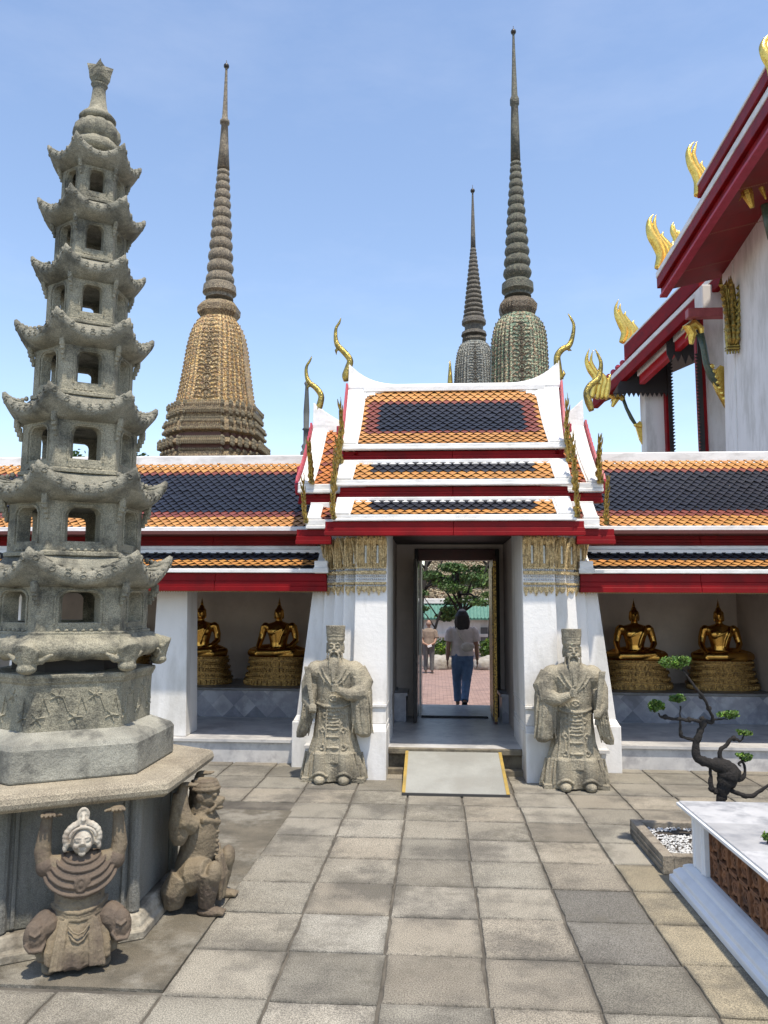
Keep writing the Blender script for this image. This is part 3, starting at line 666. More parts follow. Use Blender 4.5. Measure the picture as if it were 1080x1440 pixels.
finial('chofa_finial','curved gilded finial on the right lower side section of the gate roof','roof finial',[(832,578),(828,566),(825,553),(830,542),(840,534),(844,524),(845,510),(841,499),(837,491)],[.035,.05,.045,.042,.04,.032,.025,.018,.004],9.9,[(840,536,845,540,.028)],group=GR)
def naga(label,pts,Y,r=.035,group=GR):
    ps=[at3(x,y,Y) for x,y in pts]; mb=MB(); n=len(ps)
    den=[]
    for i in range(n-1):
        for k in range(5): den.append(ps[i].lerp(ps[i+1],k/5)+Vector((.008*math.sin((i*5+k)*1.1),0,0)))
    den.append(ps[-1]); N=len(den)
    mb.tube(den,[max(.004,r*(1-(i/(N-1))**2)) * (1+.25*math.sin(i*1.7)) for i in range(N)],7,1.2)
    for i in range(1,N-3,2):
        p=den[i]; 
        for s in (-1,1): mb.tube([p,p+Vector((s*.012,-.05,.03)),p+Vector((s*.02,-.075,.09))],[r*.5,r*.35,.003],5)
    return tag(mb.build('naga_finial',gold(),loc=ps[0]),label,'roof finial',group)
naga('slender gilded naga spike rising at the left end of the upper white roof tier',[(478,652),(477,632),(480,615),(481,598),(479,578),(478.5,558)],8.62)
naga('slender gilded naga spike rising at the right end of the upper white roof tier',[(800,650),(799,632),(797,615),(796,600),(797,578),(797.5,552)],8.62)
naga('gilded naga spike beside the left end of the middle roof tier',[(470,690),(470,675),(472,660),(473,645),(475,628),(476,612)],8.36,.03)
naga('gilded naga spike beside the right end of the middle roof tier',[(808,690),(808,675),(807,660),(806,645),(804,628),(806,604)],8.36,.03)
naga('gilded naga spike beside the left end of the lowest central roof tier',[(469,731),(468,718),(469,705),(469,690),(470,676)],8.14,.028)
naga('gilded naga spike beside the right end of the lowest central roof tier',[(811,728),(811,714),(810,700),(809,685),(810,662)],8.14,.028)
naga('gilded naga spike at the left end of the side roof above the left gallery',[(437,680),(438,668),(437,655),(436,643),(435,630),(435,615)],8.78)
naga('gilded naga spike at the right end of the side roof above the right gallery',[(844,680),(842,665),(841,650),(842,638),(843,625),(843.5,609)],8.78)
naga('small gilded naga spike at the outer left corner of the lowest side roof',[(430,736),(428.5,720),(427.5,705),(427,690),(427,665)],8.46,.026)
naga('small gilded naga spike at the outer right corner of the lowest side roof',[(852,738),(852,722),(852,705),(853,690),(855,668)],8.46,.026)
# ================================================================ CHEDIS
def redent(h,k=1.0):
    "12-cornered redented square of half width h"
    q=[(1,.42),(.91,.42),(.91,.58),(.80,.58),(.80,.70),(.70,.70),(.70,.80),(.58,.80),(.58,.91),(.42,.91),(.42,1)]
    q=[(a*h,b*h) for a,b in q]; out=[]
    for r_ in range(4):
        for a,b in q:
            for _ in range(r_): a,b=-b,a
            out.append((a,b))
    return out
def mosaic(name,cols,scale=1.2,dk=(.04,.035,.03),hmix=.8):
    if name in MATS: return MATS[name]
    m=bpy.data.materials.new(name); m.use_nodes=True; nt=m.node_tree; b=nt.nodes['Principled BSDF']
    tc=NN(nt,'ShaderNodeTexCoord').outputs['Object']
    v=NN(nt,'ShaderNodeTexVoronoi',Scale=scale*5); nt.links.new(tc,v.inputs['Vector'])
    v2=NN(nt,'ShaderNodeTexVoronoi',Scale=scale*1.6); v2.feature='F1'; nt.links.new(tc,v2.inputs['Vector'])
    n=NN(nt,'ShaderNodeTexNoise',Scale=scale*.7,Detail=4); nt.links.new(tc,n.inputs['Vector'])
    sp=NN(nt,'ShaderNodeSeparateColor'); nt.links.new(v.outputs['Color'],sp.inputs[0])
    c=ramp(nt,sp.outputs[0],[(i/max(1,len(cols)-1),x) for i,x in enumerate(cols)])
    c=mix(nt,.65,c,ramp(nt,v.outputs['Distance'],[(.2,(1.15,1.1,1.0)),(.6,(.35,.33,.3))]),'MULTIPLY')
    c=mix(nt,.35,c,ramp(nt,v2.outputs['Distance'],[(.25,(1.2,1.15,1.0)),(.6,(.55,.55,.5))]),'MULTIPLY')
    c=mix(nt,.6,c,ramp(nt,n.outputs[0],[(.4,(.7,.68,.66)),(.6,(1.15,1.12,1.08))]),'MULTIPLY')
    nt.links.new(c,b.inputs['Base Color']); b.inputs['Roughness'].default_value=.55
    bp=nt.nodes.new('ShaderNodeBump'); bp.invert=True; bp.inputs['Strength'].default_value=.9; bp.inputs['Distance'].default_value=.08; nt.links.new(v.outputs['Distance'],bp.inputs['Height']); nt.links.new(bp.outputs[0],b.inputs['Normal'])
    MATS[name]=m; return m
def chedi(label,axis,Y,rows,cols_body,cols_spire,cols_base,extra=None,side='l'):
    "rows: (kind, photograph y, half width in px) from the top downwards"
    def axx(py):
        (xa,ya),(xb,yb)=axis; return xa+(xb-xa)*(py-ya)/(yb-ya)
    px=Y/FPX*1.0
    x0,_=at(axx(rows[-1][1]),rows[-1][1],Y)
    def Z(py,h=0): return at(axx(py),py,Y-h*.9)[1]
    sc=lambda py: at(axx(py)+1,py,Y)[0]-at(axx(py),py,Y)[0]
    t=thing('chedi',label,'chedi',(x0,Y,0),group='tiled chedis rising behind the gallery')
    mS=mosaic('spire mosaic '+side,cols_spire,3.2); mB=mosaic('bell mosaic '+side,cols_body,1.5); mK=mosaic('base mosaic '+side,cols_base,3.0)
    # needle and rings: circular
    sp=[r for r in rows if r[0] in('s','ring')]
    mb=MB(); prof=[]
    for i,(k,y,h) in enumerate(rows):
        if k=='s': prof.append((h*sc(y),Z(y)))
    if prof: mb.lathe(prof[::-1],x0,Y,20)
    mb.build('spire_needle',mS,t,smooth=True)
    rg=[r for r in rows if r[0]=='ring']
    mb=MB()
    for a,b in zip(rg,rg[1:]):
        ya,ha=a[1],a[2]; yb,hb=b[1],b[2]; z1,z0=Z(ya),Z(yb); r1=ha*sc(ya); r0_=hb*sc(yb)
        pr=[]
        for k in range(9):
            u=k/8; zz_=z0+(z1-z0)*u; base=r0_+(r1-r0_)*u; pr.append((base*(.81+.19*math.sin(math.pi*min(1,max(0,(u-.08)/.84)))**.6),zz_))
        nb=18
        mb.lathe(pr,x0,Y,72,mod=lambda q,z:1+.035*abs(math.sin(q*nb/2)) )
    mb.build('spire_rings',mS,t,smooth=True)
    # discs / harmika / bell / plinth tiers
    def stack(kind,name,m_,section):
        rr=[r for r in rows if r[0]==kind]
        if not rr: return
        mb=MB(); rings=[]
        for _,y,h in rr:
            hw=h*sc(y); z=Z(y,hw if kind!='disc' else 0); rings.append([(x0+a,Y+b,z) for a,b in section(hw)])
        mb.loft(rings[::-1]); return mb
    circ=lambda h:[(h*math.cos(q),h*math.sin(q)) for q in [2*math.pi*k/40 for k in range(40)]]
    mb=stack('disc','spire_disc',mS,circ); mb.build('spire_disc',mS,t)
    mb=stack('har','harmika',mK,lambda h:redent(h*.93)); mb.build('harmika',mK,t)
    # bell with ribbed ornament
    rr=[r for r in rows if r[0]=='bell']
    mb=stack('bell','bell',mB,lambda h:redent(h*.93)); bell=mb.build('bell',mB,t)
    orn=MB()
    ys=[rr[0][1]+ (rr[-1][1]-rr[0][1])*k/22 for k in range(1,22)]
    def hw_at(y):
        for a,b in zip(rr,rr[1:]):
            if a[1]<=y<=b[1]: return (a[2]+(b[2]-a[2])*(y-a[1])/(b[1]-a[1]))*sc(y)
    for y in ys:
        h=hw_at(y)*.93; z=Z(y,h); cs=redent(h)
        for i,(a,b) in enumerate(cs):
            if b>h*.5: continue
            orn.ell((x0+a*1.0,Y+b*1.0,z),(h*.028,h*.028,h*.055),6,4)
    for k,y in enumerate(ys):
        h=hw_at(y)*.93; z=Z(y,h)
        r_=h*(.05,.10,.07,.14)[k%4]
        orn.tube([(x0+r_*math.cos(q),Y-h*1.01,z+r_*.9*math.sin(q)) for q in [2*math.pi*j/12 for j in range(13)]],h*.016,4)
        orn.ell((x0,Y-h*1.01,z),(r_*.45,h*.03,r_*.45),8,6)
        for d in (-1,1):
            orn.tube([(x0+d*r_,Y-h*1.01,z),(x0+d*h*(.22+.03*(k%3)),Y-h*1.01,z+h*.05),(x0+d*h*.33,Y-h*1.0,z-h*.04*(k%2))],h*.014,4)
            orn.ell((x0+d*h*.30,Y-h*1.0,z+h*.03*(k%3)),(h*.025,h*.02,h*.035),5,4)
    orn.build('bell_ornament',mK,bell)
    rr=[r for r in rows if r[0]=='base']
    if rr:
        mb=MB(); rings=[]
        mb=stack('base','base',mK,lambda h:redent(h*.93)); bs=mb.build('base_tiers',mK,t)
        db=MB()
        for ya,yb_,hh_ in ((607.3,612.7,61.6),(624.3,630.7,66.2)) if side=='left' else ():
            db.loft([[(x0+a,Y+b,Z(y,hh_*sc(y))) for a,b in redent(hh_*sc(y)*.93)] for y in (yb_,ya)])
        if db.v: db.build('recess_band',mat('dark maroon tile band',(.13,.055,.04),(.09,.04,.03),rough=.6),bs)
        bd=MB()
        for i,(a,b) in enumerate(zip(rr,rr[1:])):
            if extra and i in extra:
                for y in (a[1]+.5,b[1]-.5) if b[1]-a[1]>3 else ((a[1]+b[1])/2,):
                    h=max(a[2],b[2])*sc(y)*.93; z=Z(y,h)
                    n=int(2*h/.36)
                    for k in range(n):
                        q=-h*.42+ h*.84*(k+.5)/n
                        bd.ell((x0+q,Y-h*1.01,z),(h*.016,h*.02,h*.03),5,4); bd.ell((x0+h*1.01,Y+q,z),(h*.02,h*.016,h*.03),5,4); bd.ell((x0-h*1.01,Y+q,z),(h*.02,h*.016,h*.03),5,4)
                    for a_,b_ in redent(h):
                        bd.ell((x0+a_*1.0,Y+b_*1.0,z),(h*.035,h*.035,h*.045),6,4)
        bd.build('bead_rows',mosaic('bead mosaic '+side,[(.42,.38,.25),(.30,.25,.16),(.5,.46,.34)],6),bs)
    # lower body, mostly hidden behind the gallery
    zb=Z(rows[-1][1],rows[-1][2]*sc(rows[-1][1])); h=rows[-1][2]*sc(rows[-1][1])
    mb=MB(); s4=redent(h*.93); s5=redent(h*1.5)
    mb.loft([[(x0+a,Y+b,-.05) for a,b in s5],[(x0+a,Y+b,zb*.45) for a,b in s5],[(x0+a,Y+b,zb*.5) for a,b in redent(h*1.1)],[(x0+a,Y+b,zb-.02) for a,b in redent(h*.9)]]); mb.build('terrace',mK,t)
    mb=MB(); y=rows[0][1]; mb.ell((x0,Y,Z(y)),rows[0][2]*sc(y)*1.5,10,8); mb.tube([(x0,Y,Z(y)),(x0,Y,Z(y-8))],.03,6); mb.build('tip_ball',mat('dark bronze ball',(.05,.045,.04),rough=.4,metal=.6),t,smooth=True)
    return t
def rings(y0,y1,h0,h1,n,p=1.15):
    out=[];
    for k in range(n+1):
        u=(k/n)**p; out.append(('ring',y0+(y1-y0)*u,h0+(h1-h0)*u))
    return out
s=1/2.4
Lr=[('s',93,2.6),('s',98,1.6),('s',130,2.5),('s',160,3.6),('s',168,4.2),('s',170,6.5),('s',174,6.5),('s',175,4.5),('s',205,6.2),('s',238,8.5)]
Lr+=rings(240,402,8.2,19.5,12,1.25)
Lr+=[('disc',400,18),('disc',403,22),('disc',413,23),('disc',416,18),('disc',421,19),('har',420,24),('har',425,29.5),('har',433,29),('har',441,24),
('bell',440,24),('bell',446,29.5),('bell',452,33.5),('bell',462,37.5),('bell',480,41.5),('bell',510,45.5),('bell',540,50),('bell',565,55),
('base',564,53.9),('base',568,64.2),('base',576,64.2),('base',580,61.4),('base',588,61.4),('base',592,67.0),('base',603,68.8),('base',607,60.5),('base',613,60.5),('base',615,68.8),('base',620,74.4),('base',624,65.1),('base',631,65.1),('base',634,70.7),('base',641,72.5)]
gy=[(.45,.42,.33),(.20,.18,.14),(.34,.31,.24)]
chedi('tall ochre and cream tiled chedi with needle spire rising above the left gallery roof',((320,90),(302,640)),60,Lr,
 [(.72,.50,.17),(.52,.30,.12),(.75,.60,.32),(.36,.19,.10)],[(.46,.40,.30),(.17,.14,.11),(.56,.50,.38)],[(.54,.44,.26),(.20,.13,.09),(.66,.56,.35)],extra={0,2,4,5,9,10,12},side='left')
Rr=[('s',45,2.6),('s',50,1.6),('s',90,2.8),('s',135,4.4),('s',140,6.5),('s',147,6.5),('s',149,5),('s',180,6),('s',226,7)]
Rr+=rings(228,392,7.2,20,13,1.25)
Rr+=[('disc',390,18),('disc',394,15),('disc',400,22),('disc',410,22.5),('disc',414,18),('disc',418,19),('har',416,22),('har',422,28),('har',430,27),('har',440,23),
('bell',438,24),('bell',443,30),('bell',450,36),('bell',462,39.5),('bell',480,41),('bell',520,42.5),('bell',560,46)]
chedi('tall dark green tiled chedi with the highest needle spire behind the gate roof',((719,45),(729,500)),62,Rr,
 [(.28,.42,.29),(.15,.25,.17),(.55,.55,.38),(.38,.22,.13)],[(.20,.23,.17),(.08,.085,.07),(.32,.30,.23)],[(.25,.19,.13),(.10,.08,.06),(.32,.28,.2)],side='right')
Mr=[('s',268,2.2),('s',272,1.2),('s',300,2.2),('s',330,3.2),('s',348,3.6)]
Mr+=rings(349,448,4,15,16,1.1)
Mr+=[('disc',448,15),('disc',452,17),('disc',456,17),('disc',458,13),('disc',466,13),('disc',468,17),('disc',472,18),('har',471,17),('har',474,18),('har',478,16),
('bell',477,15),('bell',482,22),('bell',492,26),('bell',510,29),('bell',560,32)]
chedi('smaller grey blue tiled chedi with ringed spire partly hidden by the dark green one',((675,268),(668,535)),78,Mr,
 [(.34,.38,.38),(.16,.19,.20),(.52,.52,.46)],[(.24,.22,.19),(.09,.085,.08),(.34,.32,.27)],[(.2,.18,.15),(.09,.08,.07),(.3,.28,.22)],side='middle')
# small spikes behind the ridge
x,z=at(633,540,14); mb=MB(); mb.lathe([(.05,z-1.5),(.05,z),(.045,z+.1),(.02,z+.38),(.004,z+.46)],x,14,10)
tag(mb.build('spire_tip',gold(),loc=(x,14,z-1.5),smooth=True),'small gilded spire tip peeking above the centre of the gate ridge','spire')
x,z=at(430,640,13.5); 
zt=at(430,545,13.5)[1]; mb=MB(); mb.lathe([(.10,0),(.10,z-.02),(.10,z+.05),(.06,z+.09),(.085,z+.16),(.05,z+.21),(.05,z+.45),(.075,z+.47),(.05,z+.5),(.055,z+.8),(.03,zt+.02),(.05,zt+.08),(.01,zt+.14)],x,13.5,14)
tag(mb.build('stone_pillar',mat('grey stone post',(.13,.135,.13),(.09,.095,.09),rough=.8,bump=.2),loc=(x,13.5,0),smooth=True),'thin grey stone post standing behind the left end of the gate roof','post')
# ================================================================ ORDINATION HALL (right)
h=thing('temple_hall','tall white temple hall with dark red eaves at the right edge','hall',(9,20,0))
WX=7.62
mb=MB(); 
mb.hexa([(7.42,4,-.05),(16,4,-.05),(16,20,-.05),(7.42,20,-.05)],[(WX+.08,4,12.5),(16,4,12.5),(16,20,12.5),(WX+.08,20,12.5)])
mb.build('side_wall',white(),h)
mb=MB(); mb.hexa([(7.36,19.4,-.05),(7.8,19.4,-.05),(7.8,20.1,-.05),(7.36,20.1,-.05)],[(WX+.0,19.4,10.5),(7.8,19.4,10.5),(7.8,20.1,10.5),(WX+.0,20.1,10.5)]); mb.build('corner_pilaster',white(),h,bevel=.02)
# upper eave: receding beam with white edge, rising slightly towards the viewer
def beam(name,pts,w0,w1,z0,z1,m_,parent):
    mb=MB(); mb.loft([[(x+w0,y,z+z0),(x+w1,y,z+z0),(x+w1,y,z+z1),(x+w0,y,z+z1)] for x,y,z in pts]); return mb.build(name,m_,parent,bevel=.01)
def eavepts(pp): return [ (at(px,py,Y)[0],Y,at(px,py,Y)[1]) for px,py,Y in pp]
E1=eavepts([(1080,124,13.6),(1040,190,15.1),(985,281,17.3),(923,384,20.3)])
x,y,z=E1[0]; E1=[(x+.0,6.0,z+.9),(x+.0,10,z+.45)]+E1
beam('eave_white_edge',E1,-.02,.16,-.16,.0,WT,h)
beam('eave_board',E1,.0,.14,-.44,-.162,red(),h)
beam('eave_lower_board',E1,.10,.24,-.62,-.442,red(),h)
beam('eave_lip',E1,.06,.26,-.70,-.622,pinkred(),h)
E2=[(x-.05,y,z) for x,y,z in E1[:-1]]; E2[-1]=(E2[-1][0],17.3,E2[-1][2])
beam('raised_roof_board',E2,-.02,.2,.03,.30,red(),h)
beam('raised_roof_edge',E2,-.04,.22,.302,.36,WT,h)
mb=MB(); mb.loft([[(x+.2,y,z-.5),(WX+.6,y,z-.35+.3),(WX+.6,y,z-.2+.35),(x+.2,y,z-.3)] for x,y,z in E1]); mb.build('soffit',mat('dark red soffit',(.24,.006,.010),(.17,.005,.008),scale=2,rough=.5,stain=(.20,.06,.04),stscale=1.0,stamt=.3),h)
mb=MB(); mb.loft([[(x+.1,y,z-.02),(x+7.5,y,z+8.5),(x+7.5,y,z+8.4),(x+.1,y,z-.12)] for x,y,z in E1]); mb.build('roof_slope',mat('distant orange roof',(.5,.2,.05),rough=.4),h)
for k,(x,y,z) in enumerate([E1[2],E1[3],E1[4],E1[5]]):
    pass
mb=MB()
for yy in (14.2,15.9,17.6,19.3):
    t_=(yy-13.6)/6.7; x=E1[2][0]+(E1[-1][0]-E1[2][0])*t_; z=E1[2][2]+(E1[-1][2]-E1[2][2])*t_
    for q in range(26): mb.ell((x+.35+q*.05,yy,z-.50+q*.0118),(.016,.016,.012),5,4)
mb.build('soffit_beads',mat('faded gold beads',(.32,.14,.08),rough=.5),h)
# lower eave
E3=eavepts([(1030,356,20.45),(985,403,21.6),(930,458,23.2),(880,508,24.9),(833,555,26.6)])
beam('porch_white_edge',E3,-.02,.2,-.16,.0,WT,h)
beam('porch_board',E3,.0,.18,-.50,-.162,red(),h)
E3b=[(x+.34,y-.02,z-.30) for x,y,z in E3[:4]]
beam('porch_inner_white',E3b,.0,.06,-.22,.12,WT,h)
E3c=[(x+.5,y-.05,z-.62) for x,y,z in E3[:4]]
beam('porch_inner_board',E3c,-.1,.08,-.18,.16,mat('bright red lacquer',(.42,.006,.012),(.34,.005,.01),rough=.35),h)
E4=[(x-.03,y,z) for x,y,z in E3[1:4]]
beam('porch_raised_board',E4,-.02,.25,.02,.52,red(),h); beam('porch_raised_edge',E4,-.03,.27,.522,.58,WT,h)
mb=MB()
for k in range(7):
    u=k/6; a=Vector(E3[3]).lerp(Vector(E3[4]),u*.8); mb.ell((a.x+.05,a.y,a.z+.09),(.10,.13,.11),8,6)
mb.build('saw_teeth',pinkred(),h)
mb=MB(); mb.loft([[(x+.1,y,z-.05),(x+6,y,z+4.0),(x+6,y,z+3.9),(x+.1,y,z-.15)] for x,y,z in E3]); mb.build('porch_roof_slope',mat('distant orange roof',(.5,.2,.05)),h)
mb=MB(); mb.loft([[(x+.15,y,z-.38),(x+4.5,y,z+1.5),(x+4.5,y,z+1.6),(x+.15,y,z-.3)] for x,y,z in E3]); mb.build('porch_ceiling',dark(),h)
# pink tie beam
a=at3(966,441,20.2); b=at3(1027,441,20.2); mb=MB(); mb.box(a.x,b.x+.3,20.1,20.35,a.z-.12,a.z+.12); mb.build('tie_beam',mat('pink painted beam',(.40,.10,.11),(.3,.07,.08),rough=.5),h,bevel=.01)
# porch piers, black pelmet with saw edge, dark interior mass
def slab(name,p0,p1,Y0,Y1,m_,bev=.02):
    (xa,za),(xb,zb)=at(p0[0],p0[1],Y0),at(p1[0],p1[1],Y0)
    mb=MB(); mb.box(min(xa,xb),max(xa,xb),Y0,Y1,min(za,zb),max(za,zb)); return mb.build(name,m_,h,bevel=bev)
def tall(name,x0,x1,ytop,Y0,Y1,m_):
    xa=at(x0,600,Y0)[0]; xb=at(x1,600,Y0)[0]; z=at(x0,ytop,Y0)[1]; mb=MB(); mb.box(xa,xb,Y0,Y1,-.05,z); return mb.build(name,m_,h,bevel=.02)
tall('porch_pier',908,938,470,25.4,26.0,white())
tall('porch_pier',996,1030,400,21.2,21.9,white())
tall('dark_jamb',937,944,440,25.2,25.5,red()); tall('dark_jamb',984,996,440,21.0,21.2,red())
for x0,x1,s_,Y in ((940,945,1,25.1),(984,989,-1,20.95)):
    mb=MB(); xa,xb=at(x0,560,Y)[0],at(x1,560,Y)[0]; zt=at(942,440,Y)[1]; mb.box(min(xa,xb),max(xa,xb),Y,Y+.05,2,zt)
    n=34; z1=at(942,497,Y)[1]; z0=at(942,640,Y)[1]-.3; e=xb if s_>0 else xa; st=(z1-z0)/n
    for k in range(n):
        z=z0+st*k; mb.prism([(e,z),(e+s_*.075,z+st*.75),(e,z+st*.9)] if s_>0 else [(e,z),(e,z+st*.9),(e-.075,z+st*.75)],Y+.003,Y+.047)
    mb.build('saw_edged_curtain',dark(),h)
Y=23.2
mb=MB(); xa=at(880,480,Y)[0]; xb=at(1030,480,Y)[0]; z0=at(940,497,Y)[1]+.0; z1=at(940,450,Y)[1]; 
c0,c1=at(938,497,Y)[0],at(990,497,Y)[0]
mb.box(c0,c1,Y,Y+.06,z0,z1+.3); n=5; w_=(c1-c0)/n
for k in range(n): mb.prism([(c0+w_*k,z0),(c0+w_*(k+.5),z0-(.34 if k==2 else .26)),(c0+w_*(k+1),z0)],Y+.003,Y+.057)
mb.build('pelmet',dark(),h)
mb=MB(); Y=25.2; xa=at(862,560,Y)[0]; xb=at(940,560,Y)[0]; z0=at(880,553,Y)[1]; 
zt=at(880,500,Y)[1]
mb.prism([(xa,z0),(xb,z0),(xb,zt+1.0),(at(905,500,Y)[0],zt+.45)],Y-.05,Y); n=12; w_=(xb-xa)/n
for k in range(n): mb.prism([(xa+w_*k,z0+.02),(xa+w_*(k+.5),z0-.14),(xa+w_*(k+1),z0+.02)],Y-.04,Y-.01)
mb.build('far_pelmet',dark(),h)
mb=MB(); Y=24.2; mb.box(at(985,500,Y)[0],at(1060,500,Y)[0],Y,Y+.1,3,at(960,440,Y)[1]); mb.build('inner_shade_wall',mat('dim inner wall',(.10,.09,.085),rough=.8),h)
# gilded window surround on the wall corner
mb=MB(); x,z0=at(1030,498,19.2); z1=at(1030,388,19.2)[1]
for k in range(5):
    xx=x-.12+.06*k; mb.tube([(xx,19.2-.02*k,z0),(xx,19.2,z0+.4),(xx+.02,19.2,z0+1.2),(xx-.03,19.2,z1-.35+.1*(k%2)),(xx+.01,19.2,z1-.1*abs(k-2))],[.02,.05,.04,.055,.005],6)
for q in range(9):
    zc=z0+.25+q*(z1-z0-.45)/9; sp=.10+.02*q
    for d in (-1,0,1): mb.tube([(x+d*sp*.6,19.14,zc),(x+d*sp*1.0,19.06,zc+.10),(x+d*sp*.85,19.08,zc+.34)],[.045,.055,.004],6)
for q in (0,.06,.5,.56): mb.box(x-.15,x+.15,19.08,19.3,z0+.1+q,z0+.13+q)
mb.build('window_surround',gold(),h)
def bracket(name,pts,rad,Y,plaque,head):
    ps=[at3(a,b,Y) for a,b in pts]; mb=MB(); mb.tube(ps,rad,8); o=mb.build(name,mat('green glass mosaic',(.03,.07,.05),(.10,.11,.07),scale=20,rough=.3,bump=.3),h,smooth=True)
    mb=MB(); q=[at(a,b,Y) for a,b in head]; mb.tube([(x,Y,z) for x,z in q],[.05,.13,.16,.14,.09,.02][:len(q)],8,.7); 
    for k in range(1,len(q)-1): mb.tube([(q[k][0],Y,q[k][1]),(q[k][0]-.12,Y,q[k][1]+.02),(q[k][0]-.2,Y,q[k][1]-.12)],[.05,.03,.004],5)
    poly=[at(a,b,Y) for a,b in plaque]; mb.prism(poly,Y-.05,Y+.05)
    for k in range(10):
        a=Vector(poly[0]).lerp(Vector(poly[len(poly)//2]),(k+.5)/10); mb.ell((a.x,Y-.05,a.y),(.09,.05,.07),7,5)
    mb.build('gilded_naga',brightgold(),o,smooth=False)
bracket('eave_bracket',[(985,470),(990,490),(993,510),(1000,528),(1010,545)],[.10,.09,.09,.11,.06],20.3,[(998,512),(1004,522),(1012,514),(1030,522),(1030,588),(1019,572),(1008,552),(1000,534)],[(972,484),(974,470),(968,460),(976,455),(986,462),(988,480)])
bracket('eave_bracket',[(1076,288),(1080,310),(1086,335)],[.10,.10,.1],16.4,[(1084,330),(1096,330),(1098,380)],[(1058,292),(1052,275),(1047,262),(1056,252),(1069,258),(1077,280)])
bracket('eave_bracket',[(876,560),(881,574),(888,588),(897,602)],[.06,.06,.07,.05],25.9,[(893,598),(899,592),(908,600),(908,634),(899,618)],[(861,572),(866,562),(860,558),(870,555),(877,562)])
FG='bright golden flame finials along the temple hall eaves'
def flame(label,pts,Y,r=.09):
    ps=[at3(a,b,Y) for a,b in pts]; mb=MB(); n=len(ps); hgt=(ps[-1]-ps[0]).length
    def strand(P,r0):
        out=[];rr=[]
        for i in range(len(P)-1):
            for k in range(4):
                u=k/4; p0=P[max(i-1,0)];p1=P[i];p2=P[i+1];p3=P[min(i+2,len(P)-1)]
                out.append(.5*((2*p1)+(p2-p0)*u+(2*p0-5*p1+4*p2-p3)*u*u+(3*p1-p0-3*p2+p3)*u**3)); f=(i+u)/(len(P)-1); rr.append(r0*(.55+.9*math.sin(math.pi*min(1,f*1.15+.12)) if f<.75 else max(.03,2.6*(1-f))))
        out.append(P[-1]); rr.append(.004); mb.tube(out,rr,8,.8)
    strand(ps,r*.50)
    for d,hh in ((.10,.72),(.19,.50),(.27,.33)):
        m_=max(3,int(n*hh)+1); Q=[p+Vector((hgt*d*(1-.25*i/n),0,-hgt*.02)) for i,p in enumerate(ps[:m_])]; Q.append(Q[-1]+Vector((hgt*.0,0,hgt*.10))); Q[-1].x+=hgt*.03; strand(Q,r*.40)
    return tag(mb.build('flame_finial',brightgold(),loc=ps[0],smooth=True),label,'roof finial',FG)
flame('golden flame finial second from the top on the temple hall eave',[(980,276),(982,258),(979,245),(972,232),(968,216),(971,205),(977,199)],17.3,.16)
flame('large golden flame finial at the lower end of the main temple hall eave',[(925,378),(930,360),(925,345),(917,332),(913,318),(914,308),(919,301)],20.25,.22)
flame('small golden flame finial just behind the eave corner of the temple hall',[(949,344),(950,335),(946,326),(945,318),(948,312)],21.3,.12)
flame('golden flame finial at the end of the raised porch roof board',[(874,482),(879,468),(874,455),(868,443),(866,432),(870,421)],25.1,.2)
flame('topmost golden flame finial cut by the right edge of the photo',[(1086,110),(1084,92),(1077,78),(1073,66),(1077,54),(1084,48)],13.4,.14)
flame('golden flame finial rising beside the curved finial at the right side of the gate roof',[(832,560),(835,545),(838,532),(830,520),(825,508),(826,498),(829,490)],12.5,.085)
# ================================================================ STONE PAGODA
PC=Vector((-2.268,4.730)); PH=R(.91)
def hexr(r_,z,n=1,rot=0): return [(PC.x+r_*math.cos(math.radians(60*k-30)+PH),PC.y+r_*math.sin(math.radians(60*k-30)+PH),z) for k in range(6)]
pg=thing('stone_pagoda','tall weathered grey stone chinese pagoda of seven roofed tiers on a slab','pagoda',(PC.x,PC.y,0))
GS=greystone()
mb=MB(); mb.loft([hexr(.765,.004),hexr(.765,.05),hexr(.745,.06),hexr(.74,.085),hexr(.72,.12),hexr(.70,.13)]); mb.build('base_moulding',mat('pale worn stone',(.42,.38,.30),(.26,.23,.18),scale=6,rough=.9,bump=.5,stain=(.09,.075,.055),stscale=3,stamt=.7),pg,bevel=.006)
mb=MB(); mb.loft([hexr(.665,.131),hexr(.665,.768)])
for k in range(6):
    a=math.radians(60*k-30)+PH; c=(PC.x+.668*math.cos(a),PC.y+.668*math.sin(a)); mb.tube([(c[0],c[1],.131),(c[0],c[1],.768)],.04,6)
    c1=Vector(c); a2=math.radians(60*k+30)+PH; c2=Vector((PC.x+.668*math.cos(a2),PC.y+.668*math.sin(a2)))
    d=(c2-c1).normalized(); n_=Vector((d.y,-d.x))
    for u in (.09,.91):
        p=c1.lerp(c2,u)+n_*.004; mb.box(p.x-.012,p.x+.012,p.y-.012,p.y+.012,.14,.76)
mb.build('pedestal',mat('dark stained pedestal stone',(.17,.165,.135),(.10,.10,.085),scale=5,rough=.9,bump=.6,bscale=40,speck=.3,stain=(.30,.29,.26),stscale=2.5,stamt=.5,streak=3),pg,bevel=.01)
mb=MB(); mb.loft([hexr(.84,.770),hexr(.885,.775),hexr(.918,.795),hexr(.925,.82),hexr(.915,.848),hexr(.895,.862),hexr(.875,.864),hexr(.868,.858),hexr(.861,.866)]); mb.build('slab',tanstone(),pg,bevel=.004)
mb=MB(); mb.loft([hexr(.655,.867),hexr(.655,1.04),hexr(.635,1.065),hexr(.50,1.115)]); mb.build('lower_plinth',mat('mottled grey plinth',(.34,.33,.275),(.19,.185,.155),scale=4,rough=.9,bump=.5,speck=.3,stain=(.055,.055,.05),stscale=3.5,stamt=.8),pg,bevel=.012,seg=2)
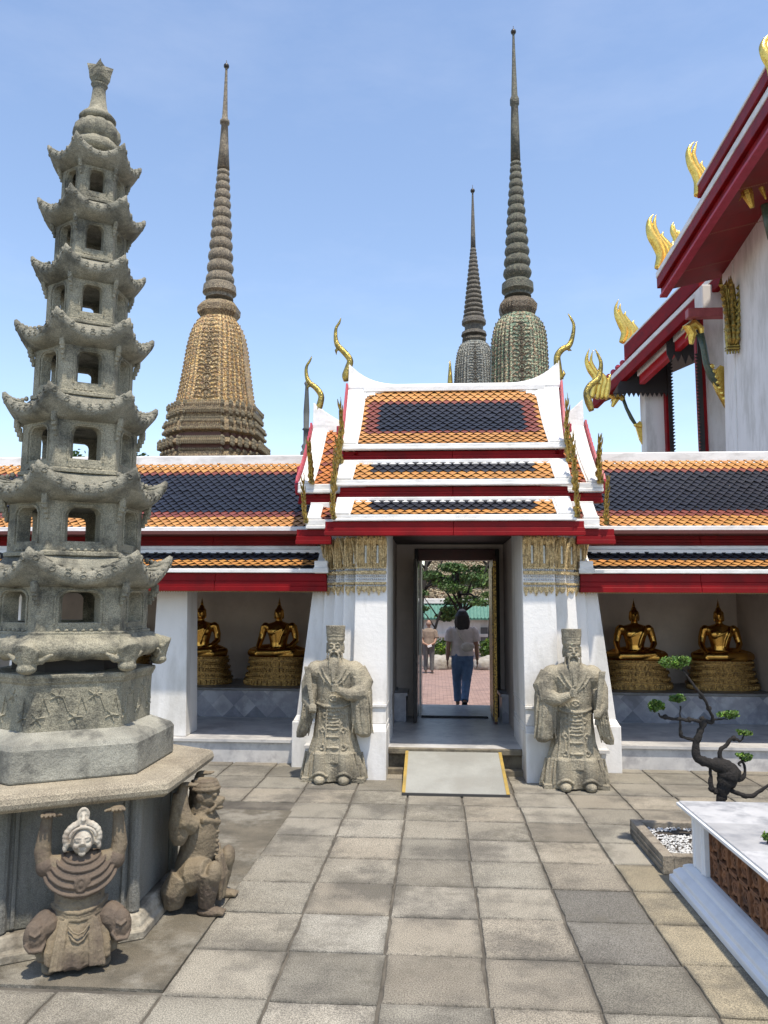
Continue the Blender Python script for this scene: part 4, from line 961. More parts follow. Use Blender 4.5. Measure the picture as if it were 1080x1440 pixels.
mb=MB(); mb.loft([hexr(.497,1.11),hexr(.497,1.37),hexr(.51,1.385),hexr(.51,1.395),hexr(.522,1.405),hexr(.522,1.43)])
PB=greystone()
box=mb.build('carved_plinth',PB,pg,bevel=.006)
mb=MB()
rr_=random.Random(3)
for k in range(6):
    a1=math.radians(60*k-30)+PH; a2=math.radians(60*k+30)+PH
    c1=Vector((PC.x+.499*math.cos(a1),PC.y+.499*math.sin(a1),0)); c2=Vector((PC.x+.499*math.cos(a2),PC.y+.499*math.sin(a2),0))
    for i in range(5):
        u=.1+.2*i; p=c1.lerp(c2,u)
        z0=1.16+.12*(i%2); 
        for q in range(5):
            an=R(72*q+rr_.uniform(-15,15)); e=p+(c2-c1).normalized()*(.04*math.cos(an)); mb.tube([(p.x,p.y,z0+.03),(e.x,e.y,z0+.03+.04*math.sin(an))],.0055,4)
        mb.ell((p.x,p.y,z0+.03),.013,6,4)
        pn=c1.lerp(c2,min(.97,u+.12)); mb.tube([(p.x,p.y,z0+.03),((p.x+pn.x)/2,(p.y+pn.y)/2,1.30),(pn.x,pn.y,1.22)],.005,4)
mb.build('plum_blossom_relief',PB,box)
# lotus drum with scroll feet
mb=MB()
for k in range(6):
    mb=MB(); a=math.radians(60*k-30)+PH; v=Vector((math.cos(a),math.sin(a)))
    p=PC+v*.535; e=PC+v*.46
    mb.ell((p.x,p.y,1.468),(.055,.055,.034),12,8); mb.tube([(e.x,e.y,1.60),(p.x+v.x*.02,p.y+v.y*.02,1.56),(p.x,p.y,1.50)],[.05,.075,.05],8)
    v2=Vector((-v.y,v.x))
    for s_ in(-1,1):
        q=p+v2*s_*.07-v*.03; mb.tube([(p.x,p.y,1.52),(q.x,q.y,1.51),(q.x+v2.x*s_*.06,q.y+v2.y*s_*.06,1.545)],[.035,.025,.01],6)
    sculpt(mb,'scroll_foot',GS,.007,pg,smooth=1,disp=.002,dscale=60)
mb=MB()
prof=[(.40,1.52),(.50,1.515),(.555,1.54),(.575,1.575),(.555,1.61),(.52,1.625),(.505,1.63),(.50,1.645),(.47,1.65)]
rings_=[]
for r_,z in prof:
    ring=[]
    for k in range(6):
        a1=math.radians(60*k-30)+PH; a2=math.radians(60*k+30)+PH
        p1=Vector((math.cos(a1),math.sin(a1)));p2=Vector((math.cos(a2),math.sin(a2)))
        for j in range(8):
            u=j/8; p=p1.lerp(p2,u); bulge=1+.02*math.sin(u*math.pi*4)
            dz=-.018*abs(math.sin(u*math.pi*3)) if z<1.545 else 0
            ring.append((PC.x+p.x*r_*bulge,PC.y+p.y*r_*bulge,z+dz))
    rings_.append(ring)
mb.loft(rings_); mb.build('lotus_drum',GS,pg,smooth=True)
mb=MB(); mb.loft([hexr(.33,1.431),hexr(.33,1.54)]); mb.build('drum_core',dark(),pg)
tips=[(.30,4.795),(.342,4.421),(.359,4.017),(.431,3.583),(.473,3.109),(.554,2.62),(.605,2.118)]
bods=[.20,.222,.25,.30,.345,.395,.455]
zb_all=[t[1]+.0 for t in tips]
bedge=mat('carved mossy roof stone',(.33,.31,.24),(.20,.195,.155),scale=9,rough=.9,bump=.9,bscale=60,speck=.35,stain=(.06,.06,.05),stscale=5,stamt=.7)
for i,((rt_,zt_),rb) in enumerate(zip(tips,bods)):
    zb=(tips[i+1][1]-.00) if i<6 else 1.651
    zt2=zt_-.16*(rt_/.6)**.5-.03
    tier_=thing if False else None
    # walls: six panels each with an arched opening (posts, sill, head)
    mb=MB(); w_t=rb*.20; ro=rb; ri=rb-w_t*1.1
    H_=zt2-zb; o0=zb+H_*.24; o1=zb+H_*.88
    for k in range(6):
        a1=math.radians(60*k-30)+PH; a2=math.radians(60*k+30)+PH
        O1=PC+Vector((math.cos(a1),math.sin(a1)))*ro; O2=PC+Vector((math.cos(a2),math.sin(a2)))*ro
        I1=PC+Vector((math.cos(a1),math.sin(a1)))*ri; I2=PC+Vector((math.cos(a2),math.sin(a2)))*ri
        wa,wb=.25,.75
        # opening outline (arched)
        hole=[(wa,o0),(wa,o1-H_*.12),(wa+.04,o1-H_*.04),(wa+.11,o1)]; hole+= [(1-u,z) for u,z in reversed(hole)]
        outer=[(0,zb),(0,o1-H_*.12),(0,zt2-.004),(.35,zt2),(.65,zt2),(1,zt2-.004),(1,o1-H_*.12),(1,zb)]
        vs=[]
        for (A,B) in ((O1,O2),(I1,I2)):
            for u,z in outer+hole: p=A.lerp(B,u); vs.append((p.x,p.y,z))
        n=8; fs=[]
        for s0,fl in ((0,1),(16,-1)):
            for j in range(8):
                jn=(j+1)%8; q=(s0+j,s0+jn,s0+8+jn,s0+8+j); fs.append(q if fl>0 else q[::-1])
        for j in range(8): jn=(j+1)%8; fs.append((8+j,8+jn,24+jn,24+j))
        mb.add(vs,fs)
        # frame around opening and base moulding
        nrm=((O1+O2)/2-PC).normalized(); A,B=O1+nrm*.004,O2+nrm*.004
        pts=[]
        for u,z in hole: p=A.lerp(B,.5+(u-.5)*1.18); pts.append((p.x,p.y,(z-(o0+o1)/2)*1.12+(o0+o1)/2))
        mb.tube(pts,rb*.018,5)
        # sill ornament
        for q in range(6 if i>3 else 4):
            p=A.lerp(B,.25+.1*q); mb.ell((p.x,p.y,zb+H_*.08),(rb*.035,rb*.035,rb*.025),6,4)
    mb.loft([hexr(rb*1.05,zb-.01),hexr(rb*1.05,zb+H_*.045),hexr(rb*1.01,zb+H_*.06)])
    body=mb.build('tier_walls',GS,pg,bevel=.003)
    # corner brackets
    for k in range(6):
        mb=MB(); a=math.radians(60*k-30)+PH; v=Vector((math.cos(a),math.sin(a))); hh=H_*.30
        for q,(dr,dz,s_) in enumerate(((.010,-.9,.011),(.020,-.6,.014),(.032,-.3,.016),(.04,-.04,.016))):
            p=PC+v*(rb+dr*rb/.4); sz=s_*(rb/.4)**.7; mb.box(p.x-sz,p.x+sz,p.y-sz,p.y+sz,zt2+hh*dz-.03*rb/.4,zt2+hh*(dz+.34))
        mb.build('corner_bracket',GS,body,bevel=.004)
    # roof with upswept corners
    mb=MB(); NS=14; q_=[]
    tn=.056*(rt_/.5)**.6
    up_z=(bods[i-1] if i>0 else .15)
    def ringz(rad,zc,lift,pw=2.0,inn=.97):
        ring=[]
        for k in range(6):
            a1=math.radians(60*k-30)+PH; a2=math.radians(60*k+30)+PH
            p1=Vector((math.cos(a1),math.sin(a1)));p2=Vector((math.cos(a2),math.sin(a2)))
            for j in range(NS):
                u=j/NS; e=abs(2*u-1); p=p1.lerp(p2,u); sc_=inn+(1-inn)*e**2.6
                ring.append((PC.x+p.x*rad*sc_,PC.y+p.y*rad*sc_,zc+lift*e**pw))
        return ring
    zt_mid=zt_-.135*(rt_/.6)**.55; L_=zt_-zt_mid
    rr=[ringz(rb*.98,zt2-.01,0), ringz(rb+(rt_-rb)*.35,zt2-.0,L_*.15), ringz(rt_*.86,zt_mid-tn*1.0,L_*.55), ringz(rt_*.97,zt_mid-tn*.75,L_*.92),
        ringz(rt_*1.0,zt_mid-tn*.3,L_*1.0), ringz(rt_*1.0,zt_mid+tn*.25,L_*1.02), ringz(rt_*.965,zt_mid+tn*.5,L_*.98), ringz(rt_*.90,zt_mid+tn*.42,L_*.80), ringz(rt_*.80,zt_mid+tn*.8,L_*.45),
        ringz((rt_*.8+up_z)*.5,zt_mid+L_*.55,L_*.10), ringz(up_z*1.02,zt_-.008,0)]
    mb.loft(rr)
    rf=mb.build('tier_roof',bedge,pg,smooth=True)
    # tile-end medallions, ribs and hip crests
    mb=MB()
    for k in range(6):
        a1=math.radians(60*k-30)+PH; a2=math.radians(60*k+30)+PH
        p1=Vector((math.cos(a1),math.sin(a1)));p2=Vector((math.cos(a2),math.sin(a2))); nr=((p1+p2)/2).normalized(); tg=(p2-p1).normalized()
        M_=7 if i>1 else 5
        for j in range(M_):
            u=(j+.5)/M_; e=abs(2*u-1); sc_=.97+.03*e**2.6; p=PC+p1.lerp(p2,u)*rt_*sc_; z=zt_mid+L_*e**2.0+rnd.uniform(-.004,.004); r_=tn*.29
            rot=Matrix(((tg.x,nr.x,0),(tg.y,nr.y,0),(0,0,1)))
            mb.ell((p.x,p.y,z-.002),(r_*1.15,r_*.22,r_),9,6,rot)
            ring=[(p.x+nr.x*r_*.3+tg.x*r_*.8*math.cos(t),p.y+nr.y*r_*.3+tg.y*r_*.8*math.cos(t),z-.002+r_*.75*math.sin(t)) for t in [2*math.pi*w/10 for w in range(11)]]
            mb.tube(ring,r_*.14,4)
            ea=PC+p1.lerp(p2,.5+(u-.5)*.8)*rt_*.78
            mb.tube([(p.x,p.y,z+tn*.35),(ea.x,ea.y,zt_mid+tn*.75+L_*.3*e**2),],[r_*.8,r_*.5],6)
        # hip crest
        v=p1; crest=[]
        for q in range(1,7):
            u=q/6; rad=rt_*1.0+(up_z*1.0-rt_)*u*.8; z=zt_mid+L_*1.0+tn*.45-(L_*.35)*math.sin(math.pi*u*.8)*1.0; 
            p=PC+v*rad; mb.ell((p.x,p.y,z-tn*.15),(tn*(.26 if q else .36),tn*(.26 if q else .36),tn*(.30 if q else .40)),7,5)
    mb.build('tile_ends',bedge,rf,smooth=True)
# crown
mb=MB()
mb.lathe([(.10,4.80),(.15,4.82),(.155,4.86),(.13,4.90)],PC.x,PC.y,24)
mb.build('crown_base',GS,pg,smooth=True)
mb=MB(); mb.lathe([(.10,4.88),(.14,4.91),(.155,4.95),(.15,4.99),(.12,5.03),(.09,5.045)],PC.x,PC.y,64,mod=lambda q,z:1-.09*abs(math.cos(q*5))**6)
mb.build('melon_dome',GS,pg,smooth=True)
mb=MB(); mb.lathe([(.09,5.04),(.115,5.055),(.12,5.075),(.10,5.10),(.075,5.12),(.058,5.16),(.048,5.22),(.042,5.29),(.045,5.31),(.055,5.325),(.04,5.335)],PC.x,PC.y,24); mb.build('neck',GS,pg,smooth=True)
mb=MB()
for k in range(4):
    a=R(45+90*k-20); v=Vector((math.cos(a),math.sin(a))); t_=Vector((-v.y,v.x))
    for q in (0,):
        b=PC+v*.03; mb.loft([[(b.x+t_.x*x_+v.x*d,b.y+t_.y*x_+v.y*d,z) for x_,d in ((-w_,0),(0,dd),(w_,0),(0,-.02))] for z,w_,dd in ((5.335,.03,.02),(5.37,.05,.038),(5.42,.052,.045),(5.455,.03,.055),(5.475,.004,.06))])
mb.lathe([(.03,5.33),(.05,5.36),(.048,5.42),(.02,5.43)],PC.x,PC.y,12)
mb.build('lotus_bud',GS,pg,smooth=False,bevel=.004)
# ================================================================ PLANTER (right foreground)
pl=thing('planter_wall','white balustrade planter with marble top and brown terracotta grille','planter',(1.7,5.4,0))
wp=mat('white gloss paint',(.80,.81,.82),(.74,.75,.76),scale=4,rough=.45,bump=.05,stain=(.5,.5,.48),stscale=3,stamt=.25)
def pl_ring(mb,prof):
    "L-shaped moulding running along -x face then +y face; prof = [(out, z)...] out=distance outwards"
    pts=lambda o,z:[(1.68-o,-2.5,z),(1.68-o,5.38+o,z),(6.5,5.38+o,z),(6.5,-2.5,z)]
    mb.loft([pts(o,z) for o,z in prof])
mb=MB(); pl_ring(mb,[(.125,.004),(.125,.045),(.105,.055),(.105,.08),(.075,.105),(.055,.112),(.055,.13),(.03,.145),(.012,.15)]); mb.build('base_moulding',wp,pl,bevel=.004)
mb=MB()
mb.box(1.80,6.4,-2.4,5.30,.1505,.43)
mb.build('inner_body',dark(),pl)
for y0,y1 in ((5.14,5.37),(3.40,3.60),(1.6,1.8)):
    mb=MB(); mb.box(1.672,1.86,y0,y1,.151,.452); mb.box(1.664,1.7,y0+.03,y0+.055,.151,.452); mb.box(1.664,1.7,y1-.055,y1-.03,.151,.452); mb.build('pilaster',wp,pl,bevel=.004)
mb=MB(); mb.box(1.86,6.4,5.24,5.365,.151,.452); mb.build('far_side_panel',wp,pl)
mb=MB(); pl_ring(mb,[(.0,.452),(.02,.458),(.02,.47),(.05,.482),(.055,.50),(.075,.504),(.075,.524)]); mb.build('top_moulding',wp,pl,bevel=.003)
mb=MB()
for i in range(7):
    for j in range(10):
        x0=1.62+i*.62; y1=5.44-j*.52
        mb.col=(rnd.uniform(.80,1.05),)*3; mb.box(x0,x0+.6195,y1-.5195,y1,.5245,.535+.0004*((i+j)%2))
mb.build('marble_top',mat('white veined marble top',(.58,.58,.58),(.46,.465,.47),scale=7,rough=.28,stain=(.26,.27,.29),stscale=4.5,stamt=.8,attr=True,streak=1),pl)
tc_=mat('terracotta grille',(.30,.135,.06),(.16,.07,.035),scale=14,rough=.75,bump=.4,stain=(.04,.022,.015),stscale=8,stamt=.7)
def grille(y0,y1):
    n=round((y1-y0)/.145); w_=(y1-y0)/n
    for k in range(n):
        a=y0+k*w_+.003; b=a+w_-.006
        for zz0,zz1 in ((.153,.30),(.302,.45)):
            mb=MB(); x=1.70; cy=(a+b)/2; cz=(zz0+zz1)/2; hw=(b-a)/2; hh=(zz1-zz0)/2
            mb.box(x,x+.05,a,b,zz0,zz0+.010); mb.box(x,x+.05,a,b,zz1-.010,zz1); mb.box(x,x+.05,a,a+.010,zz0,zz1); mb.box(x,x+.05,b-.010,b,zz0,zz1)
            R1=min(hw,hh)*.52
            mb.tube([(x+.02,cy+R1*math.cos(t),cz+R1*.95*math.sin(t)) for t in [2*math.pi*q/16 for q in range(17)]],.013,6)
            mb.tube([(x+.02,cy+R1*.45*math.cos(t),cz+R1*.45*math.sin(t)) for t in [2*math.pi*q/8 for q in range(9)]],.009,5)
            for sx in(-1,1):
                for sy in(-1,1):
                    mb.tube([(x+.02,cy+sx*R1*.7,cz+sy*R1*.7),(x+.02,cy+sx*hw*.95,cz+sy*hh*.95)],.012,5)
                mb.tube([(x+.02,cy+sx*R1,cz),(x+.02,cy+sx*hw,cz)],.012,5)
            mb.build('grille_block',tc_,pl,smooth=False)
grille(3.61,5.13); grille(1.81,3.39)
# stone trough
tr=thing('stone_trough','low rectangular stone trough of white gravel behind the planter','trough',(2.1,6.05,0))
tx0,tx1,ty0,ty1,th=1.55,2.75,5.62,6.52,.125
tm=mat('stone trough tan',(.30,.26,.20),(.22,.19,.15),scale=8,rough=.9,bump=.5,speck=.35,stain=(.09,.075,.055),stscale=4,stamt=.6)
mb=MB(); mb.box(tx0,tx0+.075,ty0,ty1,.003,th); mb.box(tx1-.075,tx1,ty0,ty1,.003,th); mb.box(tx0+.076,tx1-.076,ty0,ty0+.075,.003,th-.001); mb.box(tx0+.076,tx1-.076,ty1-.075,ty1,.003,th-.001)
mb.box(tx0-.008,tx0,ty0+.02,ty1-.02,.03,.05); mb.box(tx0-.008,tx0,ty0+.02,ty1-.02,.075,.085)
mb.build('trough_walls',tm,tr,bevel=.008,seg=2)
mb=MB(); mb.box(tx0+.07,tx1-.07,ty0+.07,ty1-.07,.01,.075); mb.build('soil',mat('dark soil',(.05,.04,.03),rough=1),tr)
mb=MB()
for k in range(2600):
    x=rnd.uniform(tx0+.085,tx1-.085); y=rnd.uniform(ty0+.085,ty1-.085)
    if noise.noise(Vector((x*5,y*5,3)))>.35: continue
    mb.col=(rnd.uniform(.55,1.0),)*3; r_=rnd.uniform(.007,.014); c=Vector((x,y,.078+rnd.uniform(0,.012)))
    vs=[c+Vector((r_*rnd.uniform(.6,1.2)*a,r_*rnd.uniform(.6,1.2)*b,r_*rnd.uniform(.5,.9)*d)) for a,b,d in ((1,0,0),(0,1,0),(-1,0,0),(0,-1,0),(0,0,1),(0,0,-1))]
    mb.add(vs,[(0,1,4),(1,2,4),(2,3,4),(3,0,4),(1,0,5),(2,1,5),(3,2,5),(0,3,5)])
gv=mb.build('gravel',mat('white gravel',(.75,.75,.73),(.6,.6,.58),scale=30,rough=.8,attr=True),tr); gv['kind']='stuff'
# ================================================================ BONSAI
def leafpad(mb,c,r,n,lsz=.018,cols=((1,1,1),(1.3,1.25,.9),(.6,.7,.6)),r2=rnd):
    for _ in range(n):
        while True:
            p=Vector((r2.uniform(-1,1),r2.uniform(-1,1),r2.uniform(-1,1)))
            if p.length<1 and p.length>.35: break
        k=.8+.35*noise.noise(p*2.2+c*3); q=c+Vector((p.x*r[0]*k,p.y*r[1]*k,p.z*r[2]*k))
        n_=Vector((r2.gauss(0,1),r2.gauss(0,1),r2.gauss(.6,1))).normalized(); a=n_.orthogonal().normalized(); b=n_.cross(a); s=lsz*r2.uniform(.6,1.3)
        mb.col=tuple(x*r2.uniform(.8,1.2) for x in r2.choice(cols))
        mb.add([q-a*s,q-b*s*.5,q+a*s,q+b*s*.5],[(0,1,2,3)])
BY=6.12
def bp_(zx,zy,dy=0): return at3(820+zx/4.154,900+zy/4.154,BY+dy)
bo=thing('bonsai_tree','gnarled dark trained bonsai with small round leaf pads rising behind the white planter','tree',tuple(at3(1012,1180,BY)))
K=BY/FPX/4.154
mb=MB()
def limb(pts,rad,seg=9):
    P=[bp_(*p) if len(p)==3 else bp_(p[0],p[1]) for p in pts]; out=[];rr=[]
    for i in range(len(P)-1):
        for k in range(4):
            u=k/4; p0=P[max(i-1,0)];p1=P[i];p2=P[i+1];p3=P[min(i+2,len(P)-1)]
            q=.5*((2*p1)+(p2-p0)*u+(2*p0-5*p1+4*p2-p3)*u*u+(3*p1-p0-3*p2+p3)*u**3)
            out.append(q+Vector((noise.noise(q*30),noise.noise(q*30+Vector((5,0,0))),noise.noise(q*30+Vector((0,5,0)))))*.009); rr.append((rad[i]+(rad[i+1]-rad[i])*u)*K*.74*(1+.35*noise.noise(q*45)))
    out.append(P[-1]); rr.append(rad[-1]*K); mb.tube(out,rr,seg)
limb([(815,1180),(805,1080),(800,975),(812,900),(830,830),(850,770),(800,735),(735,720),(690,705),(662,670),(662,600),(682,540),(700,485),(690,452)],[48,42,36,40,62,70,55,36,34,32,25,24,26,14],12)
limb([(850,840),(890,790),(880,750),(840,720),(805,700),(798,650),(830,620),(862,578),(890,580),(920,592),(938,555)],[50,42,30,22,18,17,13,14,10,8,4])
limb([(860,820),(925,812),(943,770),(941,725),(925,705),(908,722),(918,735)],[26,17,11,10,9,8,5])
limb([(700,478),(660,470),(620,466),(540,462),(460,452),(440,428)],[20,15,14,13,11,5])
limb([(660,605),(645,585),(600,572),(566,555),(567,480),(568,385)],[16,13,11,13,8,5])
limb([(700,468),(755,478),(738,405,-.05),(692,322,-.1),(640,258,-.12),(578,175,-.14)],[16,14,11,12,10,6])
limb([(750,465),(790,460),(845,465)],[9,7,3])
limb([(765,890),(800,880),(850,876),(890,890),(950,913),(1000,902),(1080,852),(1150,840)],[20,24,20,15,17,14,12,9])
limb([(742,750),(748,800),(746,865),(760,880)],[10,12,24,12])
for p in ((480,450),(620,466),(690,330),(735,400),(880,575)): 
    c=bp_(*p); mb.ell(c,16*K,7,5)
mb.build('trunk',bark(),bo,smooth=True)
lm_=leafm()
for cx,cy,rx,ry,n in ((552,128,98,50,2100),(555,342,64,30,800),(418,385,55,46,900),(855,437,60,32,700),(950,542,52,22,330),(945,688,48,30,480)):
    mb=MB(); c=bp_(cx,cy,-.1 if cy<200 else 0); rb_=random.Random(int(cx))
    leafpad(mb,c,(rx*K*.85,rx*K*.75,ry*K*.8),int(n*.5),.010)
    for q in range(9):
        a=rb_.uniform(0,6.28); rr_2=rb_.uniform(.45,.95); f=rb_.uniform(.22,.42)
        leafpad(mb,c+Vector((math.cos(a)*rx*K*rr_2,math.sin(a)*rx*K*.7*rr_2,rb_.uniform(-.3,.55)*ry*K)),(rx*K*f,rx*K*f,ry*K*f*1.2),int(n*.11),.0095,cols=((1,1,1),(1.7,1.6,.9),(.55,.65,.5)))
    for k in range(12):
        a=2*math.pi*k/12; mb.col=(.12,.09,.08); e=c+Vector((math.cos(a)*rx*K*.7,math.sin(a)*rx*K*.5,.2*ry*K)); mb.tube([c+Vector((0,0,-ry*K*.8)),e],.003,4)
    mb.build('leaf_pad',lm_,bo)
# little plant on the marble top
x,y=gr(1079,1183,.55); sp_=thing('potted_sprig','tiny green sprig at the right edge above the marble planter top','plant',(x,y,.536))
mb=MB(); leafpad(mb,Vector((x,y,.575)),(.035,.035,.028),260,.008); mb.build('leaves',lm_,sp_)
mb=MB(); mb.tube([(x,y,.536),(x+.003,y,.56)],.004,5); mb.build('stem',bark(),sp_)
# ================================================================ BUDDHAS
BG=buddhagold(); BZ=mat('gilded pedestal mosaic',(.56,.35,.11),(.16,.085,.03),scale=45,rough=.4,metal=.7,bump=.4,bscale=70,stain=(.05,.03,.02),stscale=16,stamt=.5)
def buddha_mb():
    mb=MB(); e=mb.ell
    # height .80 m above seat, knees +-.40
    e((0,0,.07),(.27,.20,.085),24,12)
    # legs: shins crossing in front
    mb.tube([(-.40,-.06,.07),(-.25,-.20,.075),(0,-.24,.08),(.22,-.21,.10),(.30,-.17,.11)],[.065,.068,.06,.05,.035],12,1,None)
    mb.tube([(.40,-.06,.07),(.25,-.20,.055),(0,-.22,.05),(-.18,-.2,.05)],[.065,.065,.055,.04],12)
    for s in (-1,1): mb.tube([(s*.10,.06,.10),(s*.26,.0,.095),(s*.40,-.07,.07)],[.10,.088,.066],12)
    # torso
    mb.loft([[(math.cos(q)*a,math.sin(q)*b+o,z) for q in [2*math.pi*k/28 for k in range(28)]] for z,a,b,o in ((.06,.15,.11,0),(.14,.135,.10,0),(.22,.13,.095,0),(.32,.155,.105,-.005),(.40,.185,.11,-.01),(.455,.205,.10,-.0),(.49,.19,.085,.0),(.515,.10,.07,.005),(.53,.055,.055,.0))])
    for s in(-1,1): e((s*.20,.0,.455),(.062,.065,.06),14,10); e((s*.085,-.085,.385),(.075,.035,.06),12,8)
    # arms
    mb.tube([(-.215,.0,.46),(-.245,.01,.34),(-.27,-.02,.24),(-.275,-.12,.17),(-.27,-.20,.13)],[.058,.054,.046,.040,.028],12)
    mb.tube([(.215,.0,.46),(.250,.01,.34),(.265,-.02,.24),(.20,-.13,.165),(.07,-.20,.135)],[.058,.054,.046,.038,.028],12)
    # right hand over knee, five fingers pointing down
    e((-.27,-.225,.115),(.030,.018,.035),10,8)
    for k in range(4): mb.tube([(-.292+.015*k,-.235,.10),(-.292+.015*k,-.25,.07),(-.292+.015*k,-.255,.03+.006*abs(k-1.5))],[.0085,.008,.006],6)
    mb.tube([(-.245,-.225,.12),(-.232,-.24,.095),(-.232,-.247,.075)],[.010,.009,.006],6)
    e((.02,-.20,.128),(.055,.03,.018),10,8)
    for k in range(4): mb.tube([(-.02,-.225+.014*k,.135),(-.07,-.228+.014*k,.135),(-.095+.008*abs(k-1.5),-.225+.014*k,.13)],[.008,.008,.006],6)
    mb.tube([(.02,-.215,.145),(-.02,-.23,.16),(-.035,-.235,.16)],[.01,.009,.006],6)
    # neck, head
    mb.tube([(0,0,.50),(0,-.003,.58)],[.052,.046],14)
    e((0,-.008,.635),(.066,.073,.085),20,14); e((0,-.03,.60),(.045,.05,.045),14,10)
    e((0,-.083,.628),(.010,.013,.026),8,6); mb.tube([(0,-.074,.66),(0,-.09,.62)],[.006,.011],7)
    mb.tube([(-.024,-.07,.592),(0,-.079,.589),(.024,-.07,.592)],[.004,.008,.004],6)
    for s in(-1,1):
        mb.tube([(s*.010,-.078,.655),(s*.03,-.077,.664),(s*.052,-.058,.655)],[.003,.005,.003],5)
        e((s*.028,-.068,.641),(.017,.010,.009),8,6)
        mb.tube([(s*.066,-.0,.655),(s*.073,.0,.62),(s*.068,.0,.565)],[.012,.010,.008],6)
    e((0,.005,.675),(.072,.078,.06),18,10); e((0,.008,.735),(.04,.042,.035),14,10)
    mb.tube([(0,.008,.755),(0,.008,.785),(.0,.008,.83),(0,.008,.90)],[.022,.024,.013,.003],8)
    # robe over the left shoulder
    mb.tube([(.13,-.07,.49),(.10,-.118,.40),(.055,-.12,.30),(.03,-.115,.20)],[.018,.016,.014,.012],8,1.0)
    mb.tube([(-.16,-.06,.42),(-.05,-.12,.36),(.06,-.115,.42),(.15,-.06,.485)],[.006,.007,.007,.006],6)
    mb.tube([(-.135,-.04,.14),(0,-.11,.125),(.135,-.04,.14)],[.012,.014,.012],8)
    return mb
bd0=sculpt(buddha_mb(),'seated_buddha',BG,.0085,loc=(0,0,0),smooth=2)
def pedestal_mb(top=False):
    mb=MB(); z=0; W=[(.485,.075),(.495,.018),(.45,.02),(.465,.04),(.47,.012),(.435,.02),(.425,.03),(.45,.03),(.455,.012),(.415,.02),(.405,.03),(.43,.03),(.44,.012),(.41,.02),(.425,.035)]
    def sec(w,zz):
        return [(w*(1 if abs(math.cos(q))>.0 else 1)*math.copysign(abs(math.cos(q))**.55,math.cos(q)), .62*w*math.copysign(abs(math.sin(q))**.75,math.sin(q)),zz) for q in [2*math.pi*k/48 for k in range(48)]]
    rings=[]
    for w_,h_ in W:
        rings+= [sec(w_,z),sec(w_,z+h_)]; z+=h_
    mb.loft(rings); return mb,z,W,sec
def make_ped():
    mb,zt,W,sec=pedestal_mb()
    t=thing('buddha_pedestal','x','pedestal',(0,0,0))
    b=mb.build('stepped_base',BZ,t)
    mb=MB(); z=0
    for i,(w_,h_) in enumerate(W):
        if h_>=.025:
            n=44 if i else 26
            for k in range(n):
                q=math.pi+math.pi*(k+.5)/n; p=[w_*math.copysign(abs(math.cos(q))**.55,math.cos(q)),.62*w_*math.copysign(abs(math.sin(q))**.75,math.sin(q))]
                mb.ell((p[0],p[1],z+h_*.5),(.013 if i else .02,.014,h_*.46),5,4)
        z+=h_
    mb.build('petal_rows',BZ,t); return t,zt
ped0,PT=make_ped()
def put_b(px,ybase,label,first=False,Y=11.22,sc=1.0):
    global bd0,ped0
    x=at(px,940,Y)[0]
    p=ped0 if first else copy_tree(ped0)
    p.location=(x,Y,LZ+.001); p.scale=(sc,)*3
    b=bd0 if first else bd0.copy()
    if not first: C.objects.link(b)
    b.location=(x,Y,LZ+.001+PT*sc-.012); b.scale=(sc,)*3
    tag(b,'gilded seated buddha '+label,'statue','gilded seated buddhas in the gallery'); tag(p,'gilded tiered pedestal under the buddha '+label.replace(', fully visible',''),'pedestal','gilded tiered pedestals')
put_b(391,0,'just left of the gate pier, fully visible in the left gallery',True,sc=.97)
put_b(281,0,'half hidden behind the white column of the left gallery',sc=.97)
put_b(170,0,'hidden behind the pagoda',sc=.97)
put_b(60,0,'farthest left behind the stone pagoda',sc=.97)
put_b(894,0,'nearest to the gate in the right gallery',sc=.97)
put_b(1014,0,'by the partition at the end of the right gallery',sc=.97)
